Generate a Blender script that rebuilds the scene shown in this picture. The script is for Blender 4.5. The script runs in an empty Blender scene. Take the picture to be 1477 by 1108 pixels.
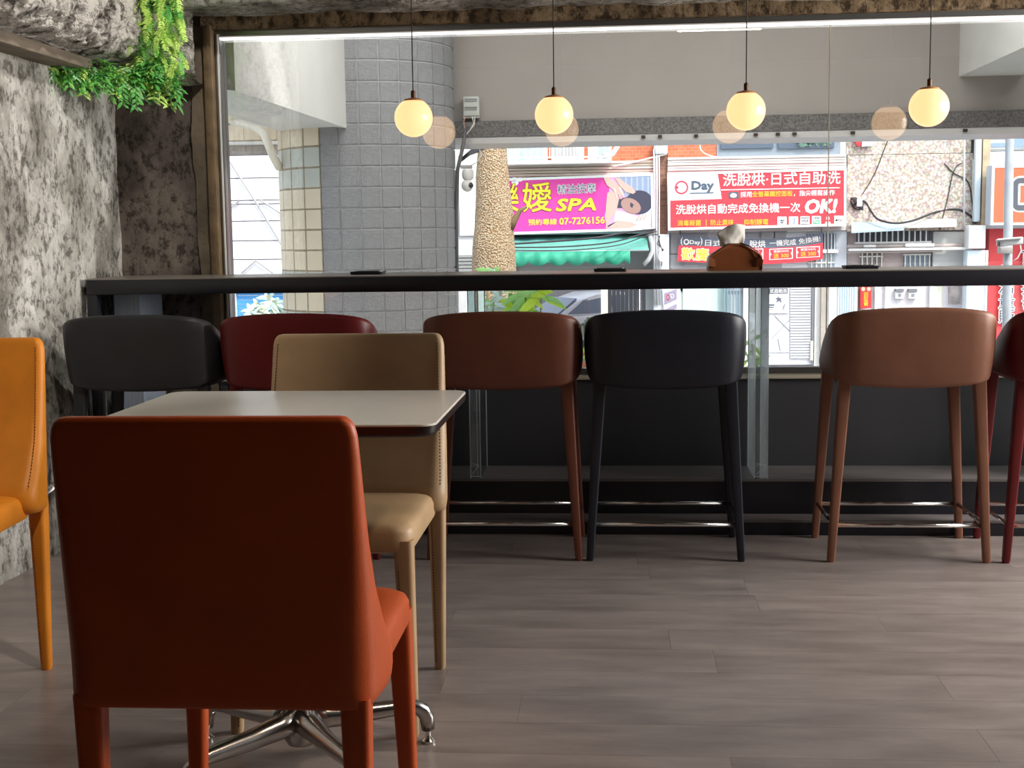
import bpy, bmesh, math, random
from mathutils import Vector, Matrix, Euler, noise

random.seed(11)
SC = bpy.context.scene
COL = SC.collection
PI = math.pi

# ------------------------------------------------------------------ camera, world, sun, lights, exposure
F_PX, W_PX, H_PX = 1900.0, 1477.0, 1108.0
HORIZON, YAW, ROLL, CAM_H = 337.0, math.radians(4.6), 0.014, 1.105
_p = math.atan((554 - HORIZON) / F_PX)
_F0 = Vector((-math.sin(YAW), math.cos(YAW), 0)); _R0 = Vector((math.cos(YAW), math.sin(YAW), 0)); _Z = Vector((0, 0, 1))
CF = math.cos(_p) * _F0 - math.sin(_p) * _Z
_U0 = math.sin(_p) * _F0 + math.cos(_p) * _Z
CR = math.cos(ROLL) * _R0 - math.sin(ROLL) * _U0
CU = math.cos(ROLL) * _U0 + math.sin(ROLL) * _R0
EYE = Vector((0, 0, CAM_H))
cam = bpy.data.cameras.new('camera'); cam_o = bpy.data.objects.new('camera', cam); COL.objects.link(cam_o)
cam.sensor_fit = 'HORIZONTAL'; cam.sensor_width = 36.0; cam.lens = F_PX / W_PX * 36.0
cam.clip_end = 300; cam.clip_start = 0.05
m3 = Matrix((CR, CU, -CF)).transposed()
cam_o.matrix_world = Matrix.Translation(EYE) @ m3.to_4x4()
SC.camera = cam_o


def at(px, py, Y):
    """World point at depth Y seen at a pixel of the photograph (used once, to measure where things stand)."""
    d = CF * F_PX + CR * (px - W_PX / 2) - CU * (py - H_PX / 2)
    return EYE + d * (Y / d.y)


SC.view_settings.view_transform = 'Standard'
SC.view_settings.look = 'None'
SC.view_settings.gamma = 1.0
SC.view_settings.use_curve_mapping = False
SC.view_settings.exposure = 0.0
SC.cycles.use_denoising = True
SC.cycles.max_bounces = 10
SC.cycles.transparent_max_bounces = 16
SC.cycles.sample_clamp_indirect = 6.0
SC.cycles.caustics_reflective = False
SC.cycles.caustics_refractive = False

world = bpy.data.worlds.new('sky'); SC.world = world; world.use_nodes = True
wn = world.node_tree.nodes; wl = world.node_tree.links
bg = wn['Background']
sky = wn.new('ShaderNodeTexSky'); sky.sky_type = 'NISHITA'; sky.sun_disc = False
sky.sun_elevation = math.radians(48); sky.sun_rotation = math.radians(150); sky.dust_density = 3.0; sky.air_density = 1.0
hsv = wn.new('ShaderNodeHueSaturation'); hsv.inputs['Saturation'].default_value = 0.45
wl.new(sky.outputs[0], hsv.inputs['Color']); wl.new(hsv.outputs[0], bg.inputs[0])
bg.inputs[1].default_value = 0.46


def light(name, kind, loc, rot, energy, color=(1, 1, 1), **kw):
    l = bpy.data.lights.new(name, kind); l.energy = energy; l.color = color
    for k, v in kw.items():
        setattr(l, k, v)
    o = bpy.data.objects.new(name, l); COL.objects.link(o); o.location = loc; o.rotation_euler = rot
    return o


def aim(o, target):
    o.rotation_euler = (Vector(target) - o.location).to_track_quat('-Z', 'Y').to_euler()


sun = light('sun', 'SUN', (0, 0, 20), (0, 0, 0), 2.9, (1, .97, .93), angle=math.radians(3))
aim(sun, Vector((0, 0, 20)) - Vector((.45, -.60, .85)))
# area light added in an assumed, unseen window opening on the right
side = light('assumed_side_light', 'AREA', (3.45, 4.1, 1.5), (0, 0, 0), 190, (1, .96, .91), shape='RECTANGLE', size=1.8, size_y=1.5)
aim(side, (-2.0, 3.1, .6))
# assumed ceiling spots out of view, the reflected tube lamp, plus an added fern spot
sp1 = light('assumed_spot_wall', 'SPOT', (-.3, 2.2, 2.5), (0, 0, 0), 85, (1, .92, .82), spot_size=math.radians(58), spot_blend=.7, shadow_soft_size=.05)  # assumed spot for the light on the left wall and orange chair
aim(sp1, (-1.9, 3.5, .8))
sp2 = light('ceiling_tube_lamp', 'AREA', (.75, .63, 2.55), (0, 0, 0), 3, (1, .92, .8), shape='RECTANGLE', size=.6, size_y=.05)
sp4 = light('fern_corner_fill', 'SPOT', (-.75, 4.0, 2.5), (0, 0, 0), 60, (1, .96, .90), spot_size=math.radians(80), spot_blend=.8, shadow_soft_size=.06)  # unseen spot, added to brighten the fern corner
aim(sp4, (-1.95, 4.65, 1.55))
sp3 = light('assumed_spot_table', 'SPOT', (.95, 2.25, 2.5), (0, 0, 0), 60, (1, .80, .58), spot_size=math.radians(46), spot_blend=.8, shadow_soft_size=.06)  # assumed spot for the warm light on the table and chairs
aim(sp3, (-.45, 2.15, .55))
# unseen area lamp added to brighten the arcade
arc = light('arcade_fill_light', 'AREA', (.4, 6.7, 3.05), (0, 0, 0), 120, (1, .98, .95), shape='RECTANGLE', size=6, size_y=.3)

# ------------------------------------------------------------------ materials
MATS = {}


def new_mat(name):
    m = bpy.data.materials.new(name); m.use_nodes = True
    n = m.node_tree.nodes; l = m.node_tree.links
    b = n['Principled BSDF']
    return m, n, l, b


def rgb(r, g, b):
    f = lambda c: (c / 255 / 12.92) if c / 255 <= .04045 else ((c / 255 + .055) / 1.055) ** 2.4
    return (f(r), f(g), f(b), 1)


def M(name, col, rough=.6, metal=0.0, var=0.0, vscale=6.0, bump=0.0, bscale=60.0, spec=.5, coord='Object', stretch=None, coat=0.0):
    """Plain procedural material: colour varied by noise, relief by a second noise."""
    if name in MATS:
        return MATS[name]
    m, n, l, b = new_mat(name)
    b.inputs['Roughness'].default_value = rough; b.inputs['Metallic'].default_value = metal
    b.inputs['Specular IOR Level'].default_value = spec
    b.inputs['Coat Weight'].default_value = coat
    tc = n.new('ShaderNodeTexCoord'); src = tc.outputs[coord]
    if stretch:
        mp = n.new('ShaderNodeMapping'); mp.inputs['Scale'].default_value = stretch; l.new(src, mp.inputs[0]); src = mp.outputs[0]
    if var > 0:
        t = n.new('ShaderNodeTexNoise'); t.inputs['Scale'].default_value = vscale; t.inputs['Detail'].default_value = 5
        l.new(src, t.inputs['Vector'])
        r = n.new('ShaderNodeValToRGB'); r.color_ramp.elements[0].position = .3; r.color_ramp.elements[1].position = .7
        r.color_ramp.elements[0].color = tuple(c * (1 - var) for c in col[:3]) + (1,)
        r.color_ramp.elements[1].color = tuple(min(1, c * (1 + var)) for c in col[:3]) + (1,)
        l.new(t.outputs['Fac'], r.inputs[0]); l.new(r.outputs[0], b.inputs['Base Color'])
    else:
        b.inputs['Base Color'].default_value = col
    if bump > 0:
        t2 = n.new('ShaderNodeTexNoise'); t2.inputs['Scale'].default_value = bscale; t2.inputs['Detail'].default_value = 4
        l.new(src, t2.inputs['Vector'])
        bp = n.new('ShaderNodeBump'); bp.inputs['Strength'].default_value = bump; bp.inputs['Distance'].default_value = .01
        l.new(t2.outputs['Fac'], bp.inputs['Height']); l.new(bp.outputs[0], b.inputs['Normal'])
    MATS[name] = m
    return m


def leather(name, col, rough=.42):
    return M(name, col, rough, var=.10, vscale=9, bump=.10, bscale=420, spec=.32)


L_RUST = leather('rust_red_leather', rgb(186, 80, 32))
L_ORANGE = leather('orange_leather', rgb(230, 142, 42))
L_BEIGE = leather('beige_leather', rgb(186, 156, 120))
L_BLACK = leather('black_leather', rgb(44, 44, 46), .38)
L_CHAR = leather('blue_black_leather', rgb(40, 42, 50), .38)
L_DRED = leather('dark_red_leather', rgb(98, 26, 26), .38)
L_BROWN = leather('brown_leather', rgb(114, 68, 52), .40)
L_TAN = leather('tan_leather', rgb(136, 92, 72), .40)
L_POUCH = leather('pouch_leather', rgb(120, 68, 38), .32)
STITCH = M('stitching_thread', rgb(150, 90, 40), .8)
STITCH_D = M('dark_thread', rgb(96, 70, 48), .8)
CHROME = M('polished_metal', (.78, .76, .74, 1), .16, 1.0)
ALU = M('cast_aluminium', (.52, .50, .49, 1), .22, 1.0, var=.05)
BLACKLAM = M('black_laminate', rgb(30, 30, 36), .34, var=.08, vscale=20)
SHEEN_TOP = M('counter_top_sheen', rgb(128, 121, 112), .33, var=.08, vscale=30)  # black laminate coloured grey to carry the grazing window reflection
TABLETOP = M('grey_white_laminate', rgb(224, 221, 213), .24, var=.03, vscale=5)
TABLE_EDGE = M('dark_table_edge', rgb(36, 22, 20), .35)
DARKPANEL = M('charcoal_panel', rgb(62, 62, 66), .55, var=.10, vscale=4)
STEPTOP = M('step_vinyl', rgb(140, 132, 130), .32, var=.2, vscale=6, stretch=(1, 6, 1))
RUBBER = M('black_rubber', rgb(20, 20, 20), .7)
FRAME_AL = M('window_aluminium', rgb(150, 150, 148), .28, .8)
FRAME_BR = M('brown_jamb', rgb(112, 92, 66), .6, var=.3, vscale=14, bump=.3, bscale=60)
SILL = M('cream_sill', rgb(206, 196, 176), .5)
WHITE = M('white_paint', rgb(238, 238, 236), .6, var=.03)
OFFWHITE = M('offwhite_wall', rgb(226, 226, 222), .8, var=.06, vscale=3)
GREYWALL = M('warm_grey_beam_paint', rgb(172, 164, 158), .8, var=.04, vscale=2)
CORD = M('black_cord', rgb(22, 22, 22), .6)
BRASS = M('brown_metal_cap', rgb(80, 52, 34), .4, .6)


def glow(name, col, strength):
    m, n, l, b = new_mat(name)
    b.inputs['Base Color'].default_value = (.32, .27, .20, 1)
    b.inputs['Roughness'].default_value = .25
    b.inputs['Emission Color'].default_value = col; b.inputs['Emission Strength'].default_value = strength
    return m


GLOBE = glow('lit_opal_glass', (1.0, .57, .26, 1), 1.4)


def make_glass(name, refl=.16, tint=(.97, .985, .98, 1)):
    m, n, l, b = new_mat(name); n.remove(b)
    tr = n.new('ShaderNodeBsdfTransparent'); tr.inputs[0].default_value = tint
    gl = n.new('ShaderNodeBsdfGlossy'); gl.inputs['Roughness'].default_value = 0.0; gl.inputs['Color'].default_value = (1, 1, 1, 1)
    fr = n.new('ShaderNodeFresnel'); fr.inputs[0].default_value = 1.5
    ad = n.new('ShaderNodeMath'); ad.operation = 'ADD'; ad.inputs[1].default_value = refl; ad.use_clamp = True
    mx = n.new('ShaderNodeMixShader')
    l.new(fr.outputs[0], ad.inputs[0]); l.new(ad.outputs[0], mx.inputs[0]); l.new(tr.outputs[0], mx.inputs[1]); l.new(gl.outputs[0], mx.inputs[2])
    l.new(mx.outputs[0], n['Material Output'].inputs[0])
    return m


GLASS = make_glass('coated_window_glass', .095)
ACRYL = make_glass('clear_acrylic', .07, (.86, .90, .91, 1))
_n = ACRYL.node_tree.nodes; _l = ACRYL.node_tree.links
_d = _n.new('ShaderNodeBsdfTranslucent'); _d.inputs[0].default_value = (.80, .88, .92, 1)
_m = _n.new('ShaderNodeMixShader'); _m.inputs[0].default_value = .24
_o = _n['Material Output']; _s = _o.inputs[0].links[0].from_socket
_l.new(_s, _m.inputs[1]); _l.new(_d.outputs[0], _m.inputs[2]); _l.new(_m.outputs[0], _o.inputs[0])


def floor_mat():
    m, n, l, b = new_mat('vinyl_plank')
    g = n.new('ShaderNodeNewGeometry'); oi = n.new('ShaderNodeObjectInfo')
    mp = n.new('ShaderNodeMapping'); mp.inputs['Scale'].default_value = (1.2, 5, 1)
    l.new(g.outputs['Position'], mp.inputs[0])
    t = n.new('ShaderNodeTexNoise'); t.noise_dimensions = '4D'; t.inputs['Scale'].default_value = 2.6; t.inputs['Detail'].default_value = 8; t.inputs['Roughness'].default_value = .62
    mul = n.new('ShaderNodeMath'); mul.operation = 'MULTIPLY'; mul.inputs[1].default_value = 6
    l.new(oi.outputs['Random'], mul.inputs[0]); l.new(mul.outputs[0], t.inputs['W']); l.new(mp.outputs[0], t.inputs['Vector'])
    r = n.new('ShaderNodeValToRGB'); e = r.color_ramp.elements
    e[0].position = .28; e[0].color = rgb(122, 111, 107); e[1].position = .72; e[1].color = rgb(164, 152, 146)
    l.new(t.outputs['Fac'], r.inputs[0])
    hs = n.new('ShaderNodeHueSaturation'); v = n.new('ShaderNodeMapRange'); v.inputs[3].default_value = .94; v.inputs[4].default_value = 1.06
    l.new(oi.outputs['Random'], v.inputs[0]); l.new(v.outputs[0], hs.inputs['Value']); l.new(r.outputs[0], hs.inputs['Color'])
    l.new(hs.outputs[0], b.inputs['Base Color'])
    rr = n.new('ShaderNodeMapRange'); rr.inputs[3].default_value = .26; rr.inputs[4].default_value = .40
    l.new(t.outputs['Fac'], rr.inputs[0]); l.new(rr.outputs[0], b.inputs['Roughness'])
    b.inputs['Specular IOR Level'].default_value = .5
    t2 = n.new('ShaderNodeTexNoise'); t2.inputs['Scale'].default_value = 40; l.new(mp.outputs[0], t2.inputs['Vector'])
    bp = n.new('ShaderNodeBump'); bp.inputs['Strength'].default_value = .06; bp.inputs['Distance'].default_value = .01
    l.new(t2.outputs['Fac'], bp.inputs['Height']); l.new(bp.outputs[0], b.inputs['Normal'])
    return m


FLOOR = floor_mat()


def plaster(name, dark, mid, pale, scale=2.2, bump=.7):
    m, n, l, b = new_mat(name)
    tc = n.new('ShaderNodeTexCoord')
    mp = n.new('ShaderNodeMapping'); mp.inputs['Scale'].default_value = (1, 1, .7); l.new(tc.outputs['Object'], mp.inputs[0])
    t = n.new('ShaderNodeTexNoise'); t.inputs['Scale'].default_value = scale * 1.4; t.inputs['Detail'].default_value = 10; t.inputs['Roughness'].default_value = .7
    l.new(mp.outputs[0], t.inputs['Vector'])
    r = n.new('ShaderNodeValToRGB'); e = r.color_ramp.elements
    e[0].position = .38; e[0].color = dark; e[1].position = .62; e[1].color = pale
    x = e.new(.49); x.color = mid
    l.new(t.outputs['Fac'], r.inputs[0])
    v = n.new('ShaderNodeTexNoise'); v.inputs['Scale'].default_value = 28; v.inputs['Detail'].default_value = 6; v.inputs['Roughness'].default_value = .75
    l.new(mp.outputs[0], v.inputs['Vector'])
    r2 = n.new('ShaderNodeValToRGB'); e2 = r2.color_ramp.elements
    e2[0].position = .40; e2[0].color = (.26, .25, .24, 1); e2[1].position = .51; e2[1].color = (1, 1, 1, 1)
    l.new(v.outputs['Fac'], r2.inputs[0])
    mix = n.new('ShaderNodeMix'); mix.data_type = 'RGBA'; mix.blend_type = 'MULTIPLY'; mix.inputs['Factor'].default_value = .92
    l.new(r.outputs[0], mix.inputs['A']); l.new(r2.outputs[0], mix.inputs['B']); l.new(mix.outputs['Result'], b.inputs['Base Color'])
    b.inputs['Roughness'].default_value = .9; b.inputs['Specular IOR Level'].default_value = .2
    ad = n.new('ShaderNodeMath'); ad.operation = 'ADD'; tm = n.new('ShaderNodeMath'); tm.operation = 'MULTIPLY'; tm.inputs[1].default_value = .35; l.new(t.outputs['Fac'], tm.inputs[0]); l.new(tm.outputs[0], ad.inputs[0]); l.new(v.outputs['Fac'], ad.inputs[1])
    bp = n.new('ShaderNodeBump'); bp.inputs['Strength'].default_value = bump; bp.inputs['Distance'].default_value = .02
    l.new(ad.outputs[0], bp.inputs['Height']); l.new(bp.outputs[0], b.inputs['Normal'])
    return m


PLASTER = plaster('rough_cement_plaster', rgb(132, 128, 120), rgb(186, 183, 175), rgb(228, 226, 220))
PLASTER_D = plaster('dark_cement_plaster', rgb(84, 76, 70), rgb(108, 98, 92), rgb(128, 118, 108), 2.6, .4)
LINTEL_BR = plaster('brown_stained_cement', rgb(84, 68, 50), rgb(112, 94, 72), rgb(146, 126, 100), 5, .5)


def rock_mat():
    m, n, l, b = new_mat('pitted_stone')
    tc = n.new('ShaderNodeTexCoord')
    t = n.new('ShaderNodeTexNoise'); t.inputs['Scale'].default_value = 14; t.inputs['Detail'].default_value = 8; t.inputs['Roughness'].default_value = .7
    l.new(tc.outputs['Object'], t.inputs['Vector'])
    r = n.new('ShaderNodeValToRGB'); e = r.color_ramp.elements
    e[0].position = .38; e[0].color = rgb(78, 70, 62); e[1].position = .52; e[1].color = rgb(240, 233, 224)
    l.new(t.outputs['Fac'], r.inputs[0])
    b.inputs['Roughness'].default_value = .95; b.inputs['Specular IOR Level'].default_value = .15
    v = n.new('ShaderNodeTexNoise'); v.inputs['Scale'].default_value = 34; v.inputs['Detail'].default_value = 6; v.inputs['Roughness'].default_value = .7
    l.new(tc.outputs['Object'], v.inputs['Vector'])
    r3 = n.new('ShaderNodeValToRGB'); r3.color_ramp.elements[0].position = .38; r3.color_ramp.elements[0].color = (.16, .14, .12, 1); r3.color_ramp.elements[1].position = .48; r3.color_ramp.elements[1].color = (1, 1, 1, 1)
    l.new(v.outputs['Fac'], r3.inputs[0])
    mx = n.new('ShaderNodeMix'); mx.data_type = 'RGBA'; mx.blend_type = 'MULTIPLY'; mx.inputs['Factor'].default_value = .75
    l.new(r.outputs[0], mx.inputs['A']); l.new(r3.outputs[0], mx.inputs['B']); l.new(mx.outputs['Result'], b.inputs['Base Color'])
    bp = n.new('ShaderNodeBump'); bp.inputs['Strength'].default_value = 1.0; bp.inputs['Distance'].default_value = .045
    l.new(v.outputs['Fac'], bp.inputs['Height']); l.new(bp.outputs[0], b.inputs['Normal'])
    return m


ROCK = rock_mat()
TIMBER = M('grey_timber', rgb(124, 112, 98), .85, var=.3, vscale=6, stretch=(8, 1, 8), bump=.3, bscale=30)


# ------------------------------------------------------------------ mesh building helpers
class MB:
    """Collects vertices and faces in world coordinates (or local ones) and links them as one mesh object."""
    def __init__(self):
        self.v = []; self.f = []

    def add(self, vs, fs):
        k = len(self.v)
        self.v += [tuple(p) for p in vs]; self.f += [tuple(i + k for i in q) for q in fs]
        return self

    def box(self, x0, x1, y0, y1, z0, z1, mat=None):
        vs = [Vector(p) for p in ((x0, y0, z0), (x1, y0, z0), (x1, y1, z0), (x0, y1, z0), (x0, y0, z1), (x1, y0, z1), (x1, y1, z1), (x0, y1, z1))]
        if mat is not None:
            vs = [mat @ p for p in vs]
        return self.add(vs, [(0, 3, 2, 1), (4, 5, 6, 7), (0, 1, 5, 4), (1, 2, 6, 5), (2, 3, 7, 6), (3, 0, 4, 7)])

    def slab(self, px0, py0, px1, py1, Y, depth):
        """A box whose front face fills a pixel rectangle of the photograph at depth Y."""
        xm, ym = (px0 + px1) / 2, (py0 + py1) / 2
        return self.box(at(px0, ym, Y).x, at(px1, ym, Y).x, Y, Y + depth, at(xm, py1, Y).z, at(xm, py0, Y).z)

    def loft(self, rings, cap=True, closed=True):
        n = len(rings[0]); vs = [p for r in rings for p in r]; fs = []
        for i in range(len(rings) - 1):
            for j in range(n if closed else n - 1):
                a, b2 = i * n + j, i * n + (j + 1) % n
                fs.append((a, b2, b2 + n, a + n))
        if cap:
            fs.append(tuple(range(n - 1, -1, -1))); fs.append(tuple((len(rings) - 1) * n + j for j in range(n)))
        return self.add(vs, fs)

    def tube(self, pts, r, seg=8):
        pts = [Vector(p) for p in pts]; rings = []
        rs = r if isinstance(r, (list, tuple)) else [r] * len(pts)
        up = None
        for i, p in enumerate(pts):
            d = (pts[min(i + 1, len(pts) - 1)] - pts[max(i - 1, 0)])
            d = d.normalized() if d.length > 1e-9 else Vector((0, 0, 1))
            if up is None:
                up = Vector((0, 0, 1)) if abs(d.z) < .9 else Vector((1, 0, 0))
            a = d.cross(up).normalized(); up = a.cross(d).normalized()
            rings.append([p + (a * math.cos(t) + up * math.sin(t)) * rs[i] for t in [2 * PI * k / seg for k in range(seg)]])
        return self.loft(rings)

    def lathe(self, prof, c, seg=24):
        """prof: (radius, z) from bottom to top, around the vertical axis through c."""
        c = Vector(c)
        rings = [[c + Vector((r * math.cos(2 * PI * k / seg), r * math.sin(2 * PI * k / seg), z)) for k in range(seg)] for r, z in prof]
        return self.loft(rings)

    def prism(self, poly, y0, y1):
        """poly: (x, z) outline, extruded from y0 to y1."""
        n = len(poly)
        a = sum(poly[i][0] * poly[(i + 1) % n][1] - poly[(i + 1) % n][0] * poly[i][1] for i in range(n))
        if a < 0:
            poly = poly[::-1]
        vs = [(x, y0, z) for x, z in poly] + [(x, y1, z) for x, z in poly]
        fs = [tuple(range(n)), tuple(range(2 * n - 1, n - 1, -1))] + [((i + 1) % n, i, i + n, (i + 1) % n + n) for i in range(n)]
        return self.add(vs, fs)

    def build(self, name, mat, parent=None, smooth=False, bevel=0.0, local=False, sub=0):
        off = Vector((0, 0, 0))
        if parent is not None and not local:
            p = parent
            while p is not None:
                off += p.location; p = p.parent
        me = bpy.data.meshes.new(name)
        me.from_pydata([tuple(Vector(p) - off) for p in self.v], [], self.f)
        bm = bmesh.new(); bm.from_mesh(me); bmesh.ops.recalc_face_normals(bm, faces=bm.faces)
        if bevel > 0:
            ed = [e for e in bm.edges if len(e.link_faces) == 2 and e.calc_face_angle(0) > .6]
            bmesh.ops.bevel(bm, geom=ed, offset=bevel, segments=2, profile=.5, affect='EDGES')
        bm.to_mesh(me); bm.free()
        me.materials.append(mat)
        if smooth or bevel > 0:
            me.polygons.foreach_set('use_smooth', [True] * len(me.polygons))
            if bevel > 0 or smooth == 'angle':
                try:
                    me.set_sharp_from_angle(angle=math.radians(40))
                except Exception:
                    pass
        o = bpy.data.objects.new(name, me); COL.objects.link(o)
        if parent is not None:
            o.parent = parent
        if sub:
            s = o.modifiers.new('sub', 'SUBSURF'); s.levels = sub; s.render_levels = sub
        return o


def thing(name, label, cat, loc=(0, 0, 0), rz=0.0, group=None):
    o = bpy.data.objects.new(name, None); COL.objects.link(o)
    o.location = loc; o.rotation_euler = (0, 0, rz); o.empty_display_size = .1
    o['label'] = label; o['category'] = cat
    if group:
        o['group'] = group
    return o


def tag(o, label, cat, group=None):
    o['label'] = label; o['category'] = cat
    if group:
        o['group'] = group
    return o


def struct(o):
    o['kind'] = 'structure'
    return o


def stuff(o):
    o['kind'] = 'stuff'
    return o


def copy_tree(o, parent=None):
    c = o.copy(); COL.objects.link(c)
    if parent is not None:
        c.parent = parent
    for ch in [x for x in o.children]:
        copy_tree(ch, c)
    return c


def rrect(hx, hy, r, n=5, cx=0.0, cy=0.0):
    """Rounded rectangle outline in the plane, counter-clockwise."""
    r = min(r, hx * .999, hy * .999); out = []
    for (sx, sy, a0) in ((1, 1, 0), (-1, 1, PI / 2), (-1, -1, PI), (1, -1, 1.5 * PI)):
        for k in range(n + 1):
            a = a0 + PI / 2 * k / n
            out.append((cx + sx * (hx - r) + r * math.cos(a), cy + sy * (hy - r) + r * math.sin(a)))
    return out


def ring_z(hx, y0, y1, r, z, n=5, tilt=0.0):
    return [Vector((x, y, z + tilt * (y - y0))) for x, y in rrect(hx, (y1 - y0) / 2, r, n, 0, (y0 + y1) / 2)]


# ------------------------------------------------------------------ the room
GY = 5.25          # window glass plane
base = MB().box(-2.4, 3.7, -1.6, 5.2, -.12, -.008).build('floor', M('floor_screed', rgb(96, 88, 84), .9)); struct(base)
pm = None
row = 0
y = .9
while y < 4.76:
    x = -1.99; first = random.uniform(.25, 1.2)
    h = min(.180, 4.765 - y)
    while x < 3.58:
        ln = first if x < -1.98 else 1.22
        ln = min(ln, 3.6 - x)
        if pm is None:
            b = MB().box(0, 1, 0, 1, -.008, 0.0); o = b.build('plank', FLOOR, base, local=True); pm = o.data
        else:
            o = bpy.data.objects.new('plank', pm); COL.objects.link(o); o.parent = base
        o.location = (x + .0003, y + .0003, 0); o.scale = (ln - .0006, h - .0006, 1)
        x += ln
    y += .18; row += 1
MB().box(-2.4, 3.7, -1.6, .899, -.008, 0).build('floor_back', FLOOR, base, local=True)


def fbm(p, s, o=4):
    return noise.fractal(Vector(p) * s, 1.0, 2.1, o)


def rough_sheet(fn, nu, nv, name, mat, parent=None, smooth=True):
    vs = []; fs = []
    for i in range(nu + 1):
        for j in range(nv + 1):
            vs.append(fn(i / nu, j / nv))
    for i in range(nu):
        for j in range(nv):
            a = i * (nv + 1) + j
            fs.append((a, a + nv + 1, a + nv + 2, a + 1))
    m = MB().add(vs, fs)
    return m.build(name, mat, parent, smooth=smooth)


def left_wall(u, v):
    yy = 2.2 + u * 3.05; zz = v * 2.62
    p = (yy, zz, 0)
    crack = abs(fbm((yy * 1.4, zz * .8, 3), 2.2, 5))
    d = .006 * fbm(p, 1.6, 2) + .006 * fbm(p, 9, 5) - (.010 if crack < .035 else 0)
    return (-1.985 + d, yy, zz)


wl_o = struct(rough_sheet(left_wall, 150, 130, 'wall_left', PLASTER))
MB().box(-2.3, -2.02, -1.6, 5.4, -.1, 2.65).build('wall_core', PLASTER, wl_o)
MB().box(-2.02, -1.985, -1.6, 2.2, -.1, 2.65).build('wall_skin', MATS['ceiling_dark'] if 'ceiling_dark' in MATS else M('ceiling_dark', rgb(52, 49, 46), .9), wl_o)

# front wall: dark pier left of the window, panel under the sill, lintel over it
wf = MB().box(-1.6, 3.7, 5.18, 5.36, -.1, .53).build('wall_front', DARKPANEL); struct(wf)


def pier(u, v):
    xx = -2.02 + u * .415; zz = v * 2.62
    return (xx, 5.19 + .008 * fbm((xx, zz, 1), 3, 4) + .004 * fbm((xx, zz, 4), 11, 3), zz)


rough_sheet(pier, 24, 100, 'plaster_pier', PLASTER_D, wf)
MB().box(-2.02, -1.606, 5.21, 5.38, -.1, 2.62).build('pier_core', PLASTER_D, wf)


def pier_edge(u, v):
    zz = v * 1.93; w = .018 * fbm((zz, 2, 0), 3, 4)
    return (-1.665 + w + u * (.06 - w), 5.178 + .006 * fbm((u * .06, zz, 8), 14, 4), zz)


rough_sheet(pier_edge, 5, 90, 'plaster_strip', M('stained_plaster_strip', rgb(112, 100, 84), .9, var=.35, vscale=9, bump=.5, bscale=50), wf)


def lintel(u, v):
    xx = -1.62 + u * 5.3; t = v * .5
    yy, zz = (5.17, 1.915 + t) if t < .35 else (5.17, 1.915 + t)
    return (xx, yy + .006 * fbm((xx, zz, 5), 4, 4), zz)


rough_sheet(lintel, 160, 12, 'window_lintel', LINTEL_BR, wf)
MB().box(-1.62, 3.7, 5.18, 5.38, 1.915, 2.62).build('lintel_core', LINTEL_BR, wf)

# rough stone edge running above the window
def stone_edge(u, v):
    xx = -1.70 + u * 5.3
    prof = [(5.17, 1.966), (5.0, 1.962), (4.94, 1.972), (4.92, 2.0), (4.92, 2.2)]
    k = min(int(v * 4), 3); f = v * 4 - k
    yy = prof[k][0] * (1 - f) + prof[k + 1][0] * f; zz = prof[k][1] * (1 - f) + prof[k + 1][1] * f
    return (xx, yy + .012 * fbm((xx, zz, yy), 7, 4), zz + .014 * fbm((xx, yy, zz + 3), 6, 4) - .004 * u)


t1 = struct(rough_sheet(stone_edge, 260, 12, 'trim_1', PLASTER))
MB().box(-1.68, 3.7, 4.96, 5.2, 2.0, 2.62).build('stone_core', PLASTER, t1)

ceil = struct(MB().box(-2.3, 3.7, -1.6, 5.4, 2.6, 2.72).build('ceiling', M('ceiling_dark', rgb(52, 49, 46), .9)))
wb = struct(MB().box(-2.3, 3.7, -1.75, -1.6, -.1, 2.65).build('wall_back', M('back_wall_paint', rgb(40, 37, 35), .9)))
wr = MB(); wr.box(3.6, 3.75, -1.6, 3.1, -.1, 2.65); wr.box(3.6, 3.75, 5.1, 5.4, -.1, 2.65); wr.box(3.6, 3.75, 3.1, 5.1, -.1, .7); wr.box(3.6, 3.75, 3.1, 5.1, 2.35, 2.65)  # unseen wall; its opening is assumed, to let the side light in
struct(wr.build('wall_right', M('side_wall_paint', rgb(40, 37, 35), .9)))

# two low steps under the counter
st1 = struct(MB().box(-1.97, 3.6, 4.768, 5.18, -.005, .05).build('trim_2', BLACKLAM))
MB().box(-1.97, 3.6, 4.776, 4.885, .05, .053).build('tread', STEPTOP, st1)
MB().box(-1.97, 3.6, 4.766, 4.776, .047, .0535).build('nosing', M('step_nosing', rgb(120, 116, 112), .3, .4), st1)
st2 = struct(MB().box(-1.97, 3.6, 4.885, 5.18, .05, .18).build('trim_3', BLACKLAM))
MB().box(-1.97, 3.6, 4.893, 5.18, .18, .183).build('tread', STEPTOP, st2)
MB().box(-1.97, 3.6, 4.882, 4.893, .176, .1835).build('nosing', MATS['step_nosing'], st2)

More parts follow.
